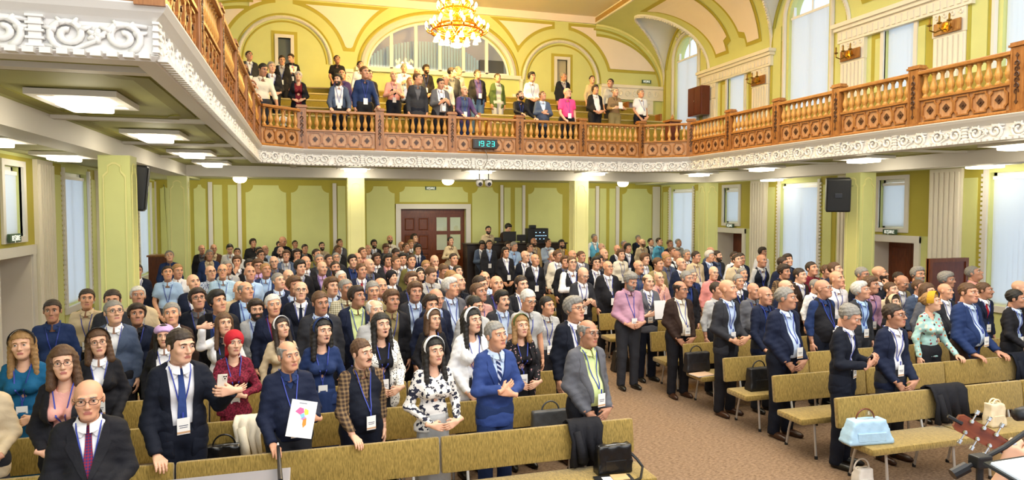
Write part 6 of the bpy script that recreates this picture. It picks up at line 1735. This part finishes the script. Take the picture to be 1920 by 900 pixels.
mg=empty('magazine',(X_(1318,703,ROWY(3)-.36),ROWY(3)-.335,SZ+.001),R(8),label='magazine lying on the fourth row bench before the briefcase',cat='magazine'); MB().box(-.14,.14,-.1,.1,0,.008).build('pages',PAPER,mg); MB().box(-.14,.14,-.1,.1,.008,.01).build('cover',mat('magazine_cover','#d9b79a',.4),mg)
# ---- stage edge: platform, guitarist, microphone stand, music stand
MB().box(-4,12.2,-2.5,2.95,0,.9).build('stage_floor',wood('stage_boards','#6b4a2e','#86603c',2,1,.5),kind='structure')
def cp(px,py,c): return Vector((0,0,CAMZ))+Vector(ray(px,py))*c
g0=cp(1792,788,2.45); g1=cp(1908,850,2.4); gd=(g1-g0).normalized()
G=empty('guitar',label='brown acoustic guitar headstock with chrome tuners, held at the neck',cat='guitar'); GMx=basis(g0,gd,TOCAM(g0)); G.matrix_world=GMx
GW=wood('guitar_wood','#5e2410','#8a4220',3,0,.25)
MB().prism([(0,-.022),(.0,.022),(.015,.032),(.125,.03),(.175,.021),(.175,-.021),(.125,-.03),(.015,-.032)],-.008,.008).build('headstock',GW,G); MB().tube([(.165,0,0),(.2,0,.0),(.4,0,0),(.56,0,0)],[.02,.022,.025,.028],12).build('neck',GW,G,smooth=True); MB().box(.17,.6,-.026,.026,-.026,-.016).build('fingerboard',DKW,G)
for k in range(3):
    for s in (-1,1):
        x=.04+k*.043; tn=MB(); tn.lathe([(.008,.006),(.008,.016),(.005,.02)],10,T(x,s*.022,0)).tube([(x,s*.03,.013),(x,s*.052,.013)],.003,6); tn.build('tuner_post',CHROME,G); MB().bev(x-.006,x+.006,s*.06-.009,s*.06+.009,.006,.02,.003).build('tuner_key',CHROME,G)
bp=[(.56+.46*t,(.14+.05*math.cos(2*math.pi*(t*1.0))-.02*math.cos(4*math.pi*t))*math.sin(math.pi*t)**.35) for t in np.linspace(.001,.999,24)]
MB().prism([(x,-y) for x,y in bp]+[(x,y) for x,y in bp[::-1]],-.06,.05).build('guitar_body',GW,G); MB().tube([(-.03,.0,.005),(.0,0,.005),(.02,0,.009)],.007,6).build('strap_lace',BLACKP,G); MB().bev(.18,.193,-.03,.03,-.03,.024,.004).build('capo',CHROME,G)
gl=g1+gd*.62; gp=(gl.x-.02,gl.y-.34,.9); gr=math.pi
loc=Matrix.LocRotScale(Vector(gp),Matrix.Rotation(gr,3,'Z').to_quaternion(),Vector((1,1,1))).inverted(); gu=TOCAM(g0).cross(gd); gu=gu if gu.z>0 else -gu; gf=-TOCAM(g0); wl=loc@(g1+gd*.03-gu*.064-gf*.05); gu=TOCAM(g0).cross(gd); gu=gu if gu.z>0 else -gu; gf=-TOCAM(g0); wr=loc@(g0+gd*.8+gu*.1+gf*.13); er=loc@(g0+gd*.97+gu*.3+gf*.08)
def mid_elbow(s,w): q=Vector((s*.15,0,1.41)).lerp(Vector(w),.5); return tuple(q+Vector((s*.08,.05,-.16)))
POSES['guitar']=((mir((tuple(er),tuple(wr),(.8,-.2,-.4),(0,1,0),.5))),(mid_elbow(1,wl),tuple(wl),tuple(loc.to_3x3()@gu),tuple(loc.to_3x3()@gf),1.05)); POSEW['guitar']='playing the guitar'
o=parse('1990 700 sd S:white guitar nb rot=180 yaw=180'); o['loc']=tuple(gp); o['h']=1.75; o['row']=0; o['where']='stage'; finish(o,'n',180,0); tag(o['obj'],'person in white shirt playing the guitar on the stage','person')
ms=empty('microphone_stand',label='black boom microphone stand beside the music stand',cat='stand'); a=cp(1786,890,2.2); b=cp(1884,838,2.2); d=cp(1945,795,2.2); j=cp(1838,864,2.2)
MB().tube([tuple(a),tuple(a.lerp(b,.28))],.018,10).build('counterweight',BLACKP,ms); MB().tube([tuple(a.lerp(b,.2)),tuple(b),tuple(d)],.008,8).build('boom',BLACKP,ms); MB().bev(-.03,.03,-.02,.02,-.02,.02,.006,Matrix.Translation(j)).build('clutch',BLACKP,ms); MB().tube([tuple(j),(j.x,j.y,.93)],.011,8).build('upright',BLACKP,ms); MB().lathe([(.09,.9),(.09,.92),(.03,.94)],16,T(j.x,j.y,0)).build('base',BLACKP,ms)
mc=empty('microphone',label='black microphone above the guitar neck',cat='microphone'); a=cp(1903,778,2.25); b=cp(1960,770,2.25); MB().tube([tuple(a),tuple(a.lerp(b,.35)),tuple(b)],[.02,.024,.014],10).build('head',BLACKP,mc,smooth=True); MB().tube([tuple(b),tuple(b+(b-a)),tuple(d)],.011,8).build('handle',BLACKP,mc)
st=empty('music_stand',label='black music stand with a white sheet near the guitarist',cat='stand'); c0=cp(1858,868,1.95); c1=cp(1908,860,2.05); c2=cp(1935,930,1.8); xx=(c1-c0).normalized(); dn=(c2-c1); dn=(dn-xx*dn.dot(xx)).normalized(); nn=xx.cross(dn); nn=nn if nn.dot(TOCAM(c0))>0 else -nn; M=Matrix((xx,dn,nn)).transposed().to_4x4(); M.translation=c0
MB().box(-.015,.3,-.012,.26,-.012,-.004,M).build('desk',BLACKP,st); m=M@Vector((.2,.16,-.01)); MB().tube([tuple(m),(m.x,m.y+.0,.93)],.011,8).build('upright',BLACKP,st); MB().lathe([(.1,.9),(.1,.915),(.02,.94)],12,T(m.x,m.y,0)).build('base',BLACKP,st)
sh=empty('sheet_music',label='white sheet lying on the music stand',cat='paper'); MB().box(0,.285,0,.24,-.0042,.002,M).build('page',mat('sheet_white','#e9eef4',.6),sh)
sx=MB()
for k in range(9): sx.box(.02,.24 if k%3 else .15,.03+k*.022,.033+k*.022,.002,.0026,M)
sx.build('print_lines',mat('pale_print','#aab0bb',.7),sh)
